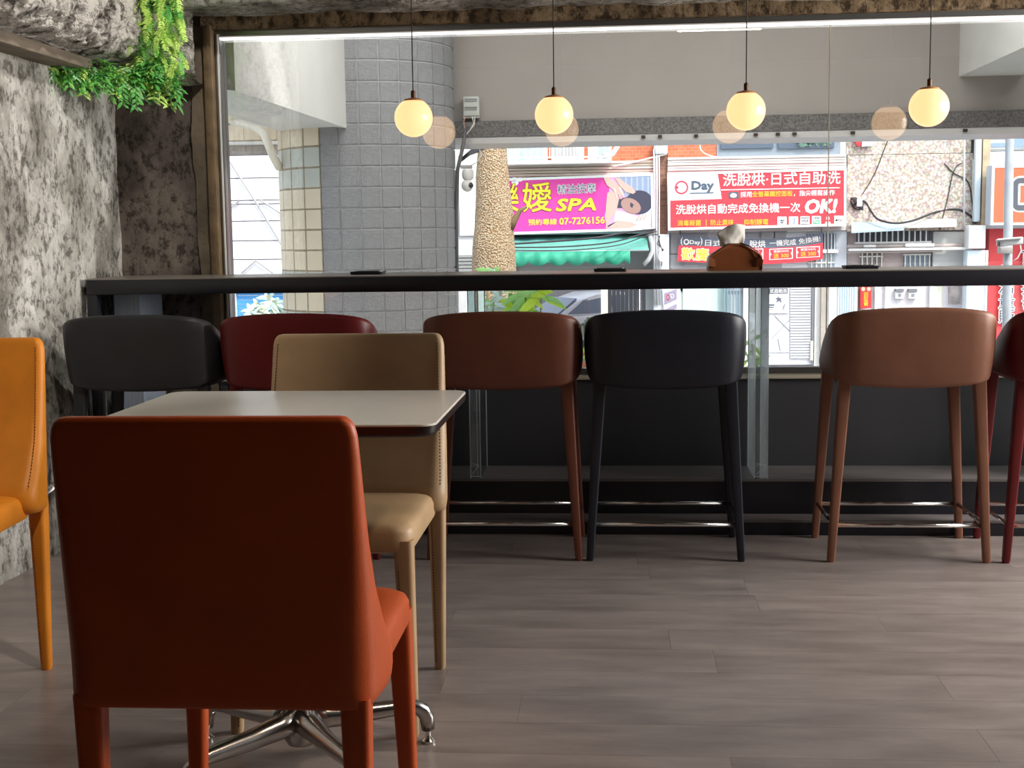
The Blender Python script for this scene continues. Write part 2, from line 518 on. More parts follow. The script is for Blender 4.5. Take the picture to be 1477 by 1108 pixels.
# window
win = bpy.data.objects.new('window_1', None); COL.objects.link(win); win.location = (0, GY, .53); struct(win)
MB().box(-1.60, 3.5, 5.150, 5.30, .530, .545).build('window_sill', SILL, win, bevel=.003)
fb = MB().box(-1.585, 3.5, 5.205, 5.275, .545, .566)
fb.build('bottom_frame', M('grey_frame', rgb(96, 92, 88), .4, .3), win, bevel=.002)
MB().box(-1.56, 3.5, 5.215, 5.222, .562, .5685).build('bottom_track', FRAME_AL, win)
MB().box(-1.612, -1.578, 5.16, 5.29, .545, 1.93).build('jamb', FRAME_BR, win, bevel=.004)
MB().box(-1.578, -1.556, 5.205, 5.285, .566, 1.90).build('side_frame', FRAME_AL, win, bevel=.003)
MB().box(-1.566, -1.560, 5.198, 5.204, .566, 1.90).build('side_bead', WHITE, win)
MB().box(-1.578, 3.5, 5.205, 5.285, 1.893, 1.935).build('top_frame', FRAME_AL, win, bevel=.003)
MB().box(-1.556, 3.5, 5.200, 5.290, 1.888, 1.893).build('top_track', M('white_track', rgb(250, 250, 250), .35), win)
MB().box(-1.556, 3.5, 5.203, 5.240, 1.8815, 1.888).build('bright_line_glow', glow('added_line_glow', (1, .99, .97, 1), 1.6), win)  # added glow that makes the bright line above the glass
MB().box(-1.556, .8185, GY - .004, GY + .004, .566, 1.882).build('pane', GLASS, win)
MB().box(.8215, 3.5, GY - .004, GY + .004, .566, 1.882).build('pane', GLASS, win)
MB().box(.8185, .8215, GY - .0045, GY + .0045, .566, 1.882).build('glass_seal', M('seal', rgb(176, 168, 150), .3), win)

# stone beam with pitted face along the left wall, turning the corner to the window
def rock_run(axis, length0, length1, prof, nu, amp, seed):
    def fn(u, v):
        s = length0 + u * (length1 - length0)
        k = min(int(v * (len(prof) - 1)), len(prof) - 2); f = v * (len(prof) - 1) - k
        a = prof[k][0] * (1 - f) + prof[k + 1][0] * f; z = prof[k][1] * (1 - f) + prof[k + 1][1] * f
        q = (s * 1.0, a + z, seed)
        pit = fbm(q, 22, 4); big = fbm(q, 5, 3)
        d = amp * .6 * big + (amp * 1.3 * pit if pit < 0 else amp * .35 * pit)
        if axis == 'y':
            return (a + d, s, z + .4 * amp * fbm((s, z, seed + 5), 7, 3))
        return (s, a - d, z + .4 * amp * fbm((s, z, seed + 5), 7, 3))
    return fn


t4 = struct(rough_sheet(rock_run('y', 3.3, 5.15, [(-2.0, 1.765), (-1.90, 1.755), (-1.80, 1.772), (-1.765, 1.82), (-1.755, 1.92), (-1.765, 2.05), (-1.77, 2.3)], 200, .032, 2.0), 260, 110, 'trim_4', ROCK))
rough_sheet(rock_run('x', -1.9, -1.612, [(5.2, 1.70), (5.11, 1.70), (5.06, 1.735), (5.045, 1.80), (5.05, 1.9), (5.06, 2.0), (5.06, 2.3)], 60, .022, 7.0), 40, 60, 'corner_stone', ROCK, t4)
MB().box(-2.02, -1.88, 3.3, 4.72, 1.712, 1.752).build('timber_batten', TIMBER, t4, bevel=.006)

# steel conduit on the left wall
tag(MB().tube([(-1.955, 4.30, .245), (-1.95, 4.62, .275), (-1.95, 4.80, .285)], .011, 10).build('steel_conduit', CHROME, smooth=True), 'short shiny steel pipe low on the cement wall beside the orange chair', 'pipe')

# ------------------------------------------------------------------ bar counter
ctr = thing('bar_counter', 'long black bar counter on clear acrylic legs in front of the window', 'counter', (0, 4.95, 0))
MB().box(-1.960, 3.55, 4.75, 5.155, .900, .955).build('apron', BLACKLAM, ctr, bevel=.003)
MB().box(-1.960, 3.55, 4.75, 5.16, .955, .959).build('counter_top', SHEEN_TOP, ctr)
MB().box(-1.960, -1.922, 4.75, 4.79, .054, .8995).build('side_panel', BLACKLAM, ctr, bevel=.002)
for x0, x1 in ((-1.915, -1.87), (-.556, -.518), (.508, .556), (1.62, 1.66)):
    if x0 < -1.5:
        MB().box(-1.915, -1.815, 4.90, 5.15, .184, .8995).build('frosted_leg', M('frosted_panel', rgb(176, 188, 206), .35, var=.15, vscale=30, stretch=(4, 4, .2)), ctr)
        continue
    s = MB().box(x0, x1, 4.90, 5.15, .184, .8995).build('acrylic_leg', ACRYL, ctr)
    e = MB()
    for (a, b) in ((x0, 4.90), (x1, 4.90), (x0, 5.15), (x1, 5.15)):
        e.box(a - .0018, a + .0018, b - .0018, b + .0018, .185, .899)
    e.box(x0, x1, 4.8985, 4.9, .19, .193); e.tube([(x0 + .008, 4.8985, .20), (x1 - .008, 4.8985, .235)], .0012, 5); e.tube([(x0 + .008, 4.8985, .24), (x1 - .008, 4.8985, .235)], .0012, 5)  # slanted tubes draw the refraction lines at the leg foot
    e.build('edge_and_refraction', M('acrylic_edge_and_glint', rgb(206, 220, 222), .2), s)

# ------------------------------------------------------------------ bar stools
def make_stool(m, label):
    t = thing('bar_stool', label, 'stool', (0, 0, 0), 0, 'bar stools along the counter')
    half = [(0, -.236, .852, .587), (.06, -.2358, .8515, .588), (.12, -.235, .849, .591), (.17, -.233, .845, .595), (.205, -.229, .840, .600), (.226, -.219, .834, .604), (.240, -.203, .826, .607), (.248, -.18, .814, .609),
            (.2525, -.15, .798, .611), (.2555, -.11, .776, .612), (.2565, -.06, .748, .612), (.2565, .0, .712, .612), (.254, .06, .680, .612), (.249, .11, .662, .613)]
    path = [(-x, y, a, b) for x, y, a, b in half[::-1]] + half[1:]
    rings = []
    th = .030
    for i, (x, y, zt, zb) in enumerate(path):
        p0 = path[max(0, i - 1)]; p1 = path[min(len(path) - 1, i + 1)]
        d = Vector((p1[0] - p0[0], p1[1] - p0[1], 0)).normalized(); nrm = Vector((-d.y, d.x, 0))   # points inward
        ring = []
        endk = .25 if i in (0, len(path) - 1) else 1.0
        hgt = zt - zb
        lean = .020
        K = 5
        r = th / 2
        prof = []
        for k in range(K + 1):
            a = PI - PI * k / K
            prof.append((r + r * math.cos(a) * endk, zt - r + r * math.sin(a)))
        for f in (.82, .6, .4, .2):
            prof.append((th / 2 + th / 2 * endk, zb + r + f * (hgt - 2 * r)))
        for k in range(K + 1):
            a = 0 - PI * k / K
            prof.append((r + r * math.cos(a) * endk, zb + r + r * math.sin(a)))
        for f in (.2, .4, .6, .82):
            prof.append((th / 2 - th / 2 * endk, zb + r + f * (hgt - 2 * r)))
        for (w, z) in prof:
            s = (z - .60) / .25
            bow = .006 * math.sin(PI * min(max((z - zb) / hgt, 0), 1))
            ring.append(Vector((x, y, z)) + nrm * (w - lean * s - bow))
        rings.append(ring)
    MB().loft(rings).build('backrest', m, t, smooth='angle', local=True)
    s = MB(); R = []
    for z, k in ((.590, .03), (.594, .012), (.604, 0), (.636, 0), (.648, .006), (.655, .02), (.658, .05)):
        R.append(ring_z(.228 - k, -.205 + k, .215 - k, .05, z))
    s.loft(R).build('seat', m, t, smooth='angle', local=True)
    tops = {}
    for sx in (-1, 1):
        for (yt, yb) in ((-.178, -.183), (.165, .172)):
            a = Vector((sx * .216, yt, .615)); b = Vector((sx * .254, yb, 0))
            rr = []
            for f in (0, .3, .65, .985, 1):
                c = a.lerp(b, f); w = .021 * (1 - f) + .0125 * f; d = .018 * (1 - f) + .0125 * f
                if f == 1:
                    w -= .002; d -= .002
                rr.append([c + Vector((px, py, 0)) for px, py in rrect(w, d, .006, 3)])
            lg = MB().loft(rr).build('leg', m, t, smooth='angle', local=True)
            MB().box(b.x - .009, b.x + .009, b.y - .009, b.y + .009, .0, .0035).build('foot_pad', RUBBER, lg, local=True)
            f = (.615 - .125) / .615
            tops[(sx, yt < 0)] = a.lerp(b, f)
    P = tops
    ft = MB()
    c = lambda p, dx, dy: Vector((p.x + dx, p.y + dy, .125))
    for a, b in (((-1, True), (1, True)), ((1, True), (1, False)), ((1, False), (-1, False)), ((-1, False), (-1, True))):
        MB().tube([c(P[a], 0, 0), c(P[b], 0, 0)], .0075, 10).build('footrest_bar', CHROME, t, smooth=True, local=True)
    return t


STOOLS = [(L_BLACK, -1.628, 'black leather bar stool nearest the cement wall, at the counter end'),
          (L_DRED, -1.080, 'dark red leather bar stool half hidden behind the beige dining chair'),
          (L_BROWN, -.386, 'dark brown leather bar stool just past the table corner, beside the blue-black one'),
          (L_CHAR, .159, 'blue-black leather bar stool in full view in front of the tissue pouch'),
          (L_TAN, .962, 'light reddish-brown leather bar stool standing free of the others, right of the blue-black one'),
          (L_DRED, 1.532, 'dark red leather bar stool cut by the right edge of the view')]
proto = {}
for m, x, lab in STOOLS:
    if m.name in proto:
        o = copy_tree(proto[m.name]); o['label'] = lab
    else:
        o = make_stool(m, lab); proto[m.name] = o
    o.location = (x, 4.56, 0)

# ------------------------------------------------------------------ dining chairs
def make_chair(m, thread, label):
    t = thing('dining_chair', label, 'chair')
    lv = [(.428, .2185, -.247, -.125, .030, .05), (.433, .2215, -.250, -.108, .036, .06), (.445, .2230, -.252, -.098, .040, .07), (.460, .2230, -.2525, -.092, .042, .078), (.480, .2230, -.253, -.094, .042, .080), (.505, .2228, -.2545, -.108, .042, .074), (.54, .2226, -.257, -.138, .040, .060), (.60, .2222, -.261, -.178, .034, .040),
          (.67, .2216, -.266, -.206, .027, .022), (.74, .2210, -.272, -.226, .0215, .010), (.80, .2202, -.278, -.2405, .0180, .003), (.830, .2190, -.281, -.2475, .0160, 0), (.843, .2160, -.282, -.2495, .0150, 0), (.851, .2115, -.2815, -.2515, .0135, 0), (.8565, .2050, -.279, -.255, .011, 0), (.858, .197, -.2745, -.260, .006, 0)]
    def bring(z, hx, y0, y1, r, fl):
        return [Vector((p.x * (1 + fl * (p.y - y0) / (y1 - y0)), p.y, p.z)) for p in ring_z(hx, y0, y1, r, z, 6)]
    MB().loft([bring(*q) for q in lv]).build('backrest', m, t, smooth=True, local=True)
    st = MB()
    for sx in (-1, 1):
        zz = .50
        while zz < .835:
            for i in range(len(lv) - 1):
                if lv[i][0] <= zz <= lv[i + 1][0]:
                    f = (zz - lv[i][0]) / (lv[i + 1][0] - lv[i][0]); hx = lv[i][1] * (1 - f) + lv[i + 1][1] * f; y1 = lv[i][3] * (1 - f) + lv[i + 1][3] * f; hx *= 1 + lv[i][5] * (1 - f) + lv[i + 1][5] * f
            xx = sx * (hx - .016)
            st.box(xx - .0011, xx + .0011, y1 - .002, y1 + .0014, zz, zz + .0045)
            zz += .0075
    stuff(st.build('stitching', thread, t, local=True))
    R = []
    for z, k in ((.414, .012), (.418, .003), (.428, 0), (.458, 0), (.470, .005), (.477, .016), (.481, .04), (.482, .08)):
        R.append(ring_z(.208 - k, -.17 + k * .2, .254 - k, .045, z, 5))
    MB().loft(R).build('seat', m, t, smooth='angle', local=True)
    for sx in (-1, 1):
        for (yt, yb, front) in ((-.222, -.218, 0), (.228, .238, 1)):
            a = Vector((sx * (.1985 if not front else .186), yt, .442)); b = Vector((sx * .199, yb, 0)); rr = []
            for f in (0, .35, .7, .985, 1):
                cc = a.lerp(b, f); w = .0225 * (1 - f) + .0140 * f; d = .0215 * (1 - f) + .0140 * f
                if f == 1:
                    w -= .002; d -= .002
                rr.append([cc + Vector((px, py, 0)) for px, py in rrect(w, d, .012, 4)])
            lg = MB().loft(rr).build('leg', m, t, smooth='angle', local=True)
            s2 = MB(); zz = .02
            while zz < .38:
                f = 1 - zz / .442; cc = a.lerp(b, f); w = .0225 * (1 - f) + .0140 * f; d = .0215 * (1 - f) + .0140 * f
                s2.box(cc.x - sx * w * .55 - .001, cc.x - sx * w * .55 + .001, cc.y + d - .002, cc.y + d + .001, zz, zz + .0045); zz += .0075
            stuff(s2.build('seam_stitching', thread, lg, local=True))
    return t


c1 = make_chair(L_RUST, M('rust_thread', rgb(150, 50, 22), .8), 'rust red leather dining chair seen from behind, nearest the camera')
c1.location = (-.578, 2.045, 0)
c2 = make_chair(L_BEIGE, STITCH_D, 'beige leather dining chair tucked under the far side of the table')
c2.location = (-.655, 3.03, 0); c2.rotation_euler = (0, 0, PI)
c3 = make_chair(L_ORANGE, STITCH, 'orange leather dining chair by the cement wall, cut by the left edge of the view')
c3.location = (-1.665, 2.975, 0); c3.rotation_euler = (0, 0, PI + math.radians(3))
for c in (c1, c2, c3):
    c['group'] = 'leather dining chairs'

# ------------------------------------------------------------------ table
tb = thing('dining_table', 'small rectangular table with pale grey top, dark edge and polished four-armed pedestal', 'table', (-.668, 2.63, 0))
R = []
for z, k in ((.735, .010), (.738, .004), (.743, .001), (.756, 0)):
    R.append(ring_z(.335 - k, -.268 + k, .268 - k, .035, z, 6))
MB().loft(R).build('edge_band', TABLE_EDGE, tb, smooth='angle', local=True)
MB().loft([ring_z(.3345, -.2675, .2675, .0345, .7561, 6), ring_z(.3345, -.2675, .2675, .0345, .7585, 6), ring_z(.333, -.266, .266, .033, .760, 6)]).build('table_top', TABLETOP, tb, smooth='angle', local=True)
MB().box(-.16, .16, -.12, .12, .722, .735).build('mounting_plate', M('black_metal', rgb(26, 26, 26), .4, .5), tb, local=True, bevel=.003)
HX, HYY = .0, .0
MB().lathe([(.027, .10), (.027, .70), (.05, .722)], (HX, HYY, 0), 20).build('pedestal', ALU, tb, smooth='angle', local=True)
MB().lathe([(.015, .042), (.028, .045), (.036, .058), (.039, .085), (.033, .125), (.028, .16)], (HX, HYY, 0), 24).build('hub', ALU, tb, smooth=True, local=True)
for fx, fy in ((.252, .125), (-.242, .118), (-.172, -.232), (.172, -.232)):
    u = Vector((fx, fy, 0)); L = u.length; u = u / L
    pts = [u * .015 + Vector((0, 0, .102)), u * .06 + Vector((0, 0, .094)), u * .13 + Vector((0, 0, .090)), u * (L - .055) + Vector((0, 0, .089)), u * (L - .030) + Vector((0, 0, .086)), u * (L - .012) + Vector((0, 0, .074)), u * (L - .003) + Vector((0, 0, .058)), u * L + Vector((0, 0, .030))]
    a = MB().tube(pts, [.034, .025, .021, .0165, .016, .0165, .0165, .0145], 12).build('base_arm', ALU, tb, smooth=True, local=True)
    MB().lathe([(.015, 0), (.016, .006), (.009, .013), (.005, .016), (.005, .032)], (fx, fy, 0), 14).build('glide', CHROME, a, smooth='angle', local=True)

# ------------------------------------------------------------------ pendant lamps
PEND = [(-.745, 'globe pendant lamp in front of the grey tiled column, first from the cement wall'), (-.226, 'globe pendant lamp hanging above the pink sign, second from the cement wall'),
        (.469, 'globe pendant lamp hanging over the tissue pouch, third from the cement wall'), (1.117, 'globe pendant lamp beside the white beam, farthest from the cement wall')]
gp = None
for x, lab in PEND:
    if gp is None:
        g = thing('pendant_lamp', lab, 'lamp', (0, 4.9, 1.535), 0, 'globe pendant lamps over the counter')
        MB().tube([(0, 0, .10), (.001, 0, .6), (0, 0, 1.06)], .0022, 6).build('cord', CORD, g, smooth=True, local=True)
        MB().lathe([(.016, 1.045), (.045, 1.05), (.045, 1.065)], (0, 0, 0), 16).build('ceiling_rose', BRASS, g, smooth='angle', local=True)
        n = 18; pr = [(.0705 * math.sin(PI * k / n), -.0705 * math.cos(PI * k / n)) for k in range(1, n - 1) if -.0705 * math.cos(PI * k / n) < .060]
        MB().lathe([(.002, -.0705)] + pr + [(.037, .060), (.03, .061)], (0, 0, 0), 32).build('globe', GLOBE, g, smooth='angle', local=True)
        MB().lathe([(.036, .0605), (.034, .066), (.014, .071), (.008, .073)], (0, 0, 0), 24).build('shade_cap', M('amber_cap', rgb(196, 138, 92), .4), g, smooth='angle', local=True)
        MB().lathe([(.0085, .072), (.0085, .096), (.004, .1)], (0, 0, 0), 14).build('socket', BRASS, g, smooth='angle', local=True)
        gp = g
    else:
        g = copy_tree(gp); g['label'] = lab
    g.location.x = x

# ------------------------------------------------------------------ things on the counter
CT = .9592
tp = thing('tissue_pouch', 'brown leather tissue pouch on the counter with a white tissue pulled up', 'tissue box', (at(1059, 384, 4.97).x, 4.97, CT))
prof = [(-.098, .0), (-.100, .012), (-.0985, .035), (-.095, .050), (-.086, .060), (-.055, .079), (-.024, .098), (.024, .099), (.057, .080), (.090, .059), (.096, .050), (.099, .035), (.100, .012), (.098, .0)]
rings = []
for yy, k in ((-.058, .90), (-.062, .95), (-.05, 1.0), (0, 1.0), (.05, 1.0), (.062, .95), (.058, .90)):
    rings.append([Vector((x * (.97 if abs(yy) > .055 else 1), yy * (1 - .55 * max(z - .055, 0) / .045), z * (k if z > .01 else 1))) for x, z in prof])
MB().loft(rings).build('pouch', L_POUCH, tp, smooth='angle', local=True)
for sx in (-1, 1):
    MB().loft([[Vector((sx * (.072 + dx), -.0635 - dd, z)) for dx, dd, z in ((0, 0, .012), (.024, .004, .016), (.027, .008, .034), (.020, .004, .050), (.004, 0, .040))],
               [Vector((sx * (.074 + dx), -.052, z)) for dx, dd, z in ((0, 0, .012), (.022, 0, .016), (.025, 0, .034), (.018, 0, .050), (.004, 0, .040))]]).build('corner_tuck', L_POUCH, tp, smooth='angle', local=True)
MB().tube([(.02, -.024, .1), (.05, -.0315, .089), (.084, -.048, .066)], .0022, 6).build('seam', M('dark_seam', rgb(30, 18, 14), .6), tp, smooth=True, local=True)
tv = []; NU, NV = 16, 12
for i in range(NU + 1):
    for j in range(NV + 1):
        u, v = i / NU - .5, j / NV
        w = .084 + .020 * v
        tv.append((u * w - .012 + .004 * v + .003 * math.sin(5 * v), -.006 * math.cos(u * 5) + .005 * math.sin(u * 8 + 3 * v) * (.4 + .6 * v) + .006 * fbm((u * 2, v * 1.5, 1), 1.5, 3), .088 + v * (.080 - .018 * (u - .1) ** 2 * 4 + .014 * u)))
fs = [(i * (NV + 1) + j, (i + 1) * (NV + 1) + j, (i + 1) * (NV + 1) + j + 1, i * (NV + 1) + j + 1) for i in range(NU) for j in range(NV)]
ts = MB().add(tv, fs).build('tissue', M('tissue_paper', rgb(232, 228, 220), .95), tp, smooth=True, local=True)
so = ts.modifiers.new('thick', 'SOLIDIFY'); so.thickness = .0018

TR = [(531, 393, 'thin black tray lying on the counter in front of the grey column'), (880, 388, 'thin black tray lying on the counter below the green awning'), (1241, 382, 'thin black tray lying on the counter right of the tissue pouch')]
tr0 = None
for px, py, lab in TR:
    x = at(px, py, 4.98).x
    if tr0 is None:
        g = thing('counter_tray', lab, 'tray', (x, 4.98, CT), 0, 'thin black trays on the counter')
        MB().loft([ring_z(.058, -.05, .05, .008, .0), ring_z(.061, -.053, .053, .009, .006), ring_z(.061, -.053, .053, .009, .011), ring_z(.057, -.049, .049, .008, .011), ring_z(.056, -.048, .048, .007, .004)]).build('tray', BLACKLAM, g, smooth='angle', local=True)
        MB().box(-.04, .045, -.036, .036, .0042, .0125).build('card', M('dark_card', rgb(52, 52, 54), .5), g, local=True, bevel=.001)
        MB().box(.0455, .053, -.03, .02, .0045, .0125).build('white_tab', WHITE, g, local=True)
        tr0 = g
    else:
        g = copy_tree(tr0); g['label'] = lab; g.location.x = x

# ------------------------------------------------------------------ hanging ferns in the corner
GREENS = [M('fern_green_%s' % n, c, .5, var=.25, vscale=30, spec=.3) for n, c in (('mid', rgb(132, 204, 98)), ('lime', rgb(196, 230, 116)), ('deep', rgb(96, 176, 84)), ('blue', rgb(160, 214, 160)))]


def frond_mesh(length, pairs, lw, droop, seed, mat):
    rnd = random.Random(seed); b = MB(); pts = []
    for k in range(pairs + 2):
        f = k / (pairs + 1)
        pts.append(Vector((0, length * (f - .25 * droop * f * f), -droop * length * .75 * f * f + .10 * length * f)))
    b.tube(pts, [.0016 * (1 - .7 * k / (pairs + 1)) for k in range(pairs + 2)], 4)
    for k in range(1, pairs + 2):
        f = k / (pairs + 1); p = pts[k]; d = (pts[k] - pts[k - 1]).normalized()
        ll = lw * (1 - .75 * abs(f - .35) ** 1.3) * (1.0 if f < .95 else .6)
        for s in (-1, 1):
            side = (Vector((s, 0, 0)) * .85 + d * .5 + Vector((0, 0, rnd.uniform(-.25, .2)))).normalized()
            tip = p + side * ll; wd = d * (lw * .16); mid = p + side * ll * .45 + Vector((0, 0, .004))
            b.add([p - wd * .5, mid - wd, tip, mid + wd, p + wd * .5], [(0, 1, 3, 4), (1, 2, 3)])
    o = b.build('frond', mat, smooth=False); me = o.data
    bpy.data.objects.remove(o)
    return me


def broad_sprig(seed, mat):
    rnd = random.Random(seed); b = MB(); L = .075
    b.tube([(0, 0, 0), (0, L * .5, .004), (0, L, -.012)], .0014, 4)
    for k in range(9):
        f = (k + 1) / 9; p = Vector((0, L * f, .004 - .02 * f * f)); s = 1 if k % 2 else -1
        d = Vector((s * rnd.uniform(.5, 1), rnd.uniform(.4, 1), rnd.uniform(-.6, .5))).normalized(); w = d.cross(Vector((0, 0, 1))).normalized() * rnd.uniform(.0045, .007); l = rnd.uniform(.026, .042)
        b.add([p, p + d * l * .35 - w * .8, p + d * l * .7 - w * .6 + Vector((0, 0, -.003)), p + d * l + Vector((0, 0, -.010)), p + d * l * .7 + w * .8 + Vector((0, 0, -.003)), p + d * l * .4 + w], [(0, 1, 5), (1, 2, 4, 5), (2, 3, 4)])
    o = b.build('sprig', mat); me = o.data; bpy.data.objects.remove(o)
    return me


FR = [frond_mesh(.17, 14, .034, .9, 1, GREENS[1]), frond_mesh(.14, 12, .030, 1.1, 2, GREENS[0]), frond_mesh(.19, 15, .036, .7, 3, GREENS[1]), frond_mesh(.12, 10, .028, .8, 4, GREENS[2]), frond_mesh(.13, 11, .03, .9, 6, GREENS[0])]
SPR = [broad_sprig(k, GREENS[(0, 2, 3, 0, 2, 1)[k]]) for k in range(6)]
rnd = random.Random(5)


def plant(name, label, meshes, part, spots, cat='plant'):
    r = thing(name, label, cat, spots[0][0])
    for i, (p, d, sc) in enumerate(spots):
        o = bpy.data.objects.new(part, rnd.choice(meshes)); COL.objects.link(o); o.parent = r
        o.location = Vector(p) - r.location
        q = Vector(d).normalized().to_track_quat('Y', 'Z'); e = q.to_euler(); o.rotation_euler = e; o.scale = (sc, sc, sc)
    return r


sp = []
for k in range(150):
    px = rnd.uniform(196, 258); py = rnd.uniform(-40, 96); px += (py - 40) * .04
    p = at(px, py, 4.92 + rnd.uniform(-.05, .06)); sp.append((p, (rnd.uniform(-.35, .9), -rnd.uniform(.35, 1), rnd.uniform(-.7, .25)), rnd.uniform(.5, .8)))
plant('hanging_fern', 'bright green fern with long feathery fronds hanging in the corner beside the window', FR, 'frond', sp)
sp = []
for k in range(130):
    f = rnd.random(); px = 72 + 128 * f; py = 92 + 22 * f + rnd.uniform(-12, 8 + 10 * f)
    p = at(px, py, 4.62 + .25 * f + rnd.uniform(-.02, .02)); sp.append((p, (rnd.uniform(-.5, .9), -rnd.uniform(.3, 1), rnd.uniform(-1.0, .25)), rnd.uniform(.6, 1.0)))
for px, py in ((70, 104), (120, 112), (176, 124), (195, 128)):
    sp.append((at(px, py - 6, 4.7), (.1, -.2, -1), 1.0))
plant('trailing_fern', 'dark green leafy trailing plant along the bottom of the stone beam', SPR, 'sprig', sp)
sp = []
for k in range(90):
    px = rnd.uniform(175, 252); py = 112 + rnd.uniform(-20, 14)
    p = at(px, py, 4.90 + rnd.uniform(-.04, .05)); sp.append((p, (rnd.uniform(-.6, .8), -rnd.uniform(.3, 1), rnd.uniform(-1.0, .2)), rnd.uniform(.75, 1.25)))
sp += [(at(243, 118, 4.9), (.2, -.2, -1), 1.2), (at(250, 112, 4.9), (.3, -.3, -1), 1.3), (at(222, 118, 4.9), (.0, -.3, -1), .9)]
plant('leafy_fern', 'fresh green leafy plant hanging lowest, under the feathery fern in the corner', SPR, 'sprig', sp)

# ------------------------------------------------------------------ arcade outside the window
ASPH = M('asphalt', rgb(150, 150, 150), .9, var=.12, vscale=3, bump=.2, bscale=80)
PAVE = M('arcade_paving', rgb(226, 222, 214), .7, var=.1, vscale=4)
struct(MB().box(-40, 60, 9.3, 60, -1.9, -1.72).box(-40, -3.25, -12, 9.3, -1.9, -1.72).build('street_ground', ASPH))
struct(MB().box(-3.2, 14, 5.38, 9.3, -.5, -.2).build('arcade_floor', PAVE))
struct(MB().box(-3.2, 14, 5.38, 8.9, 3.2, 3.4).build('arcade_ceiling', GREYWALL))
struct(MB().box(3.72, 14, 5.30, 5.5, -.2, 3.2).build('wall_street', OFFWHITE))
struct(MB().box(-3.2, -1.63, 5.385, 5.5, -.2, 3.2).build('wall_street_side', OFFWHITE))

GRAN = M('speckled_grey_wash', rgb(122, 118, 116), .9, var=.45, vscale=95, bump=.8, bscale=110)
TILE_G = M('grey_painted_tile', rgb(158, 158, 160), .85, var=.10, vscale=26, bump=.9, bscale=70, coord='Object')
TILE_C = M('cream_glazed_tile', rgb(232, 218, 192), .35, var=.04, vscale=9)
TILE_M = M('grey_green_tile', rgb(198, 202, 192), .4, var=.04, vscale=9)
GROUT = M('tile_grout', rgb(158, 146, 122), .9, var=.2, vscale=30)
GROUT_G = M('grey_painted_grout', rgb(196, 196, 198), .9)

# cross beam along the street side
cb = thing('arcade_beam', 'long warm grey concrete beam over the arcade opening, with a speckled lower band', 'beam', (2.0, 8.4, 1.7))
MB().box(-1.25, 9.0, 8.42, 8.9, 1.815, 3.2).build('painted_face', GREYWALL, cb)
MB().box(-1.25, 9.0, 8.395, 8.9, 1.712, 1.812).build('speckled_band', GRAN, cb)
MB().box(-1.25, 9.0, 8.40, 8.92, 1.672, 1.7115).build('lit_underside_edge', M('pale_lit_underside', rgb(214, 210, 208), .4, .2), cb)  # pale colour stands for the street light on the beam's underside
hk = M('rusty_bolt', rgb(70, 56, 48), .7)
for px in (928, 952, 1004, 1090, 1122, 1146, 1230, 1392):
    p = at(px, 200, 8.39); MB().box(p.x - .012, p.x + .012, 8.38, 8.40, 1.685, 1.703).build('bolt', hk, cb)

# round column clad in square tiles
CX, CY, CRAD = -1.562, 8.3, .553
colm = thing('tiled_column', 'thick round arcade column, square tiles painted grey with a bare cream strip on its left', 'column', (CX, CY, -.2))
MB().lathe([(CRAD - .007, 0), (CRAD - .007, 3.4)], (CX, CY, -.2), 56).build('column_core', GROUT_G, colm, smooth='angle')
NT = 28; TH = .1228
tw = 2 * (CRAD) * math.tan(PI / NT) - .009
tmesh = {}
def tile_mesh(mat):
    b = MB().loft([[(x * tw / 2, y0, z * (TH - .009) / 2) for x, z in ((-1, -1), (1, -1), (1, 1), (-1, 1))] for y0 in (.010, .002)] + [[(x * (tw / 2 - .003), 0, z * ((TH - .009) / 2 - .003)) for x, z in ((-1, -1), (1, -1), (1, 1), (-1, 1))]])
    o = b.build('tile', mat); me = o.data; bpy.data.objects.remove(o); return me
for k_, m_ in (('g', TILE_G), ('c', TILE_C), ('m', TILE_M)):
    tmesh[k_] = tile_mesh(m_)
rt = random.Random(3)
for k in range(-8, 9):
    a = (k + .5) * 2 * PI / NT + math.radians(6.1) - PI / NT * 0
    for r_ in range(0, 20):
        z = .10 + r_ * TH
        if k <= -3:
            t_ = 'm' if (r_ % 5 in (1,) or r_ in (4, 11, 12)) else 'c'
        else:
            t_ = 'g'
        if abs(k) > 7 and t_ == 'g':
            continue
        o = bpy.data.objects.new('tile', tmesh[t_]); COL.objects.link(o); o.parent = colm
        rr = CRAD - .002 + rt.uniform(-.001, .001)
        o.location = (rr * math.sin(a), -rr * math.cos(a), z + .2); o.rotation_euler = (0, 0, a)
# cream grout strip behind the bare tiles
b = MB()
for k in range(-8, -2):
    a = (k + .5) * 2 * PI / NT + math.radians(6.1); R_ = CRAD - .0035
    c = Vector((CX + R_ * math.sin(a), CY - R_ * math.cos(a), 0)); t = Vector((math.cos(a), math.sin(a), 0)) * (tw / 2 + .005)
    b.add([c - t + Vector((0, 0, -.1)), c + t + Vector((0, 0, -.1)), c + t + Vector((0, 0, 3.1)), c - t + Vector((0, 0, 3.1))], [(0, 1, 2, 3)])
b.build('bare_grout', GROUT, colm)

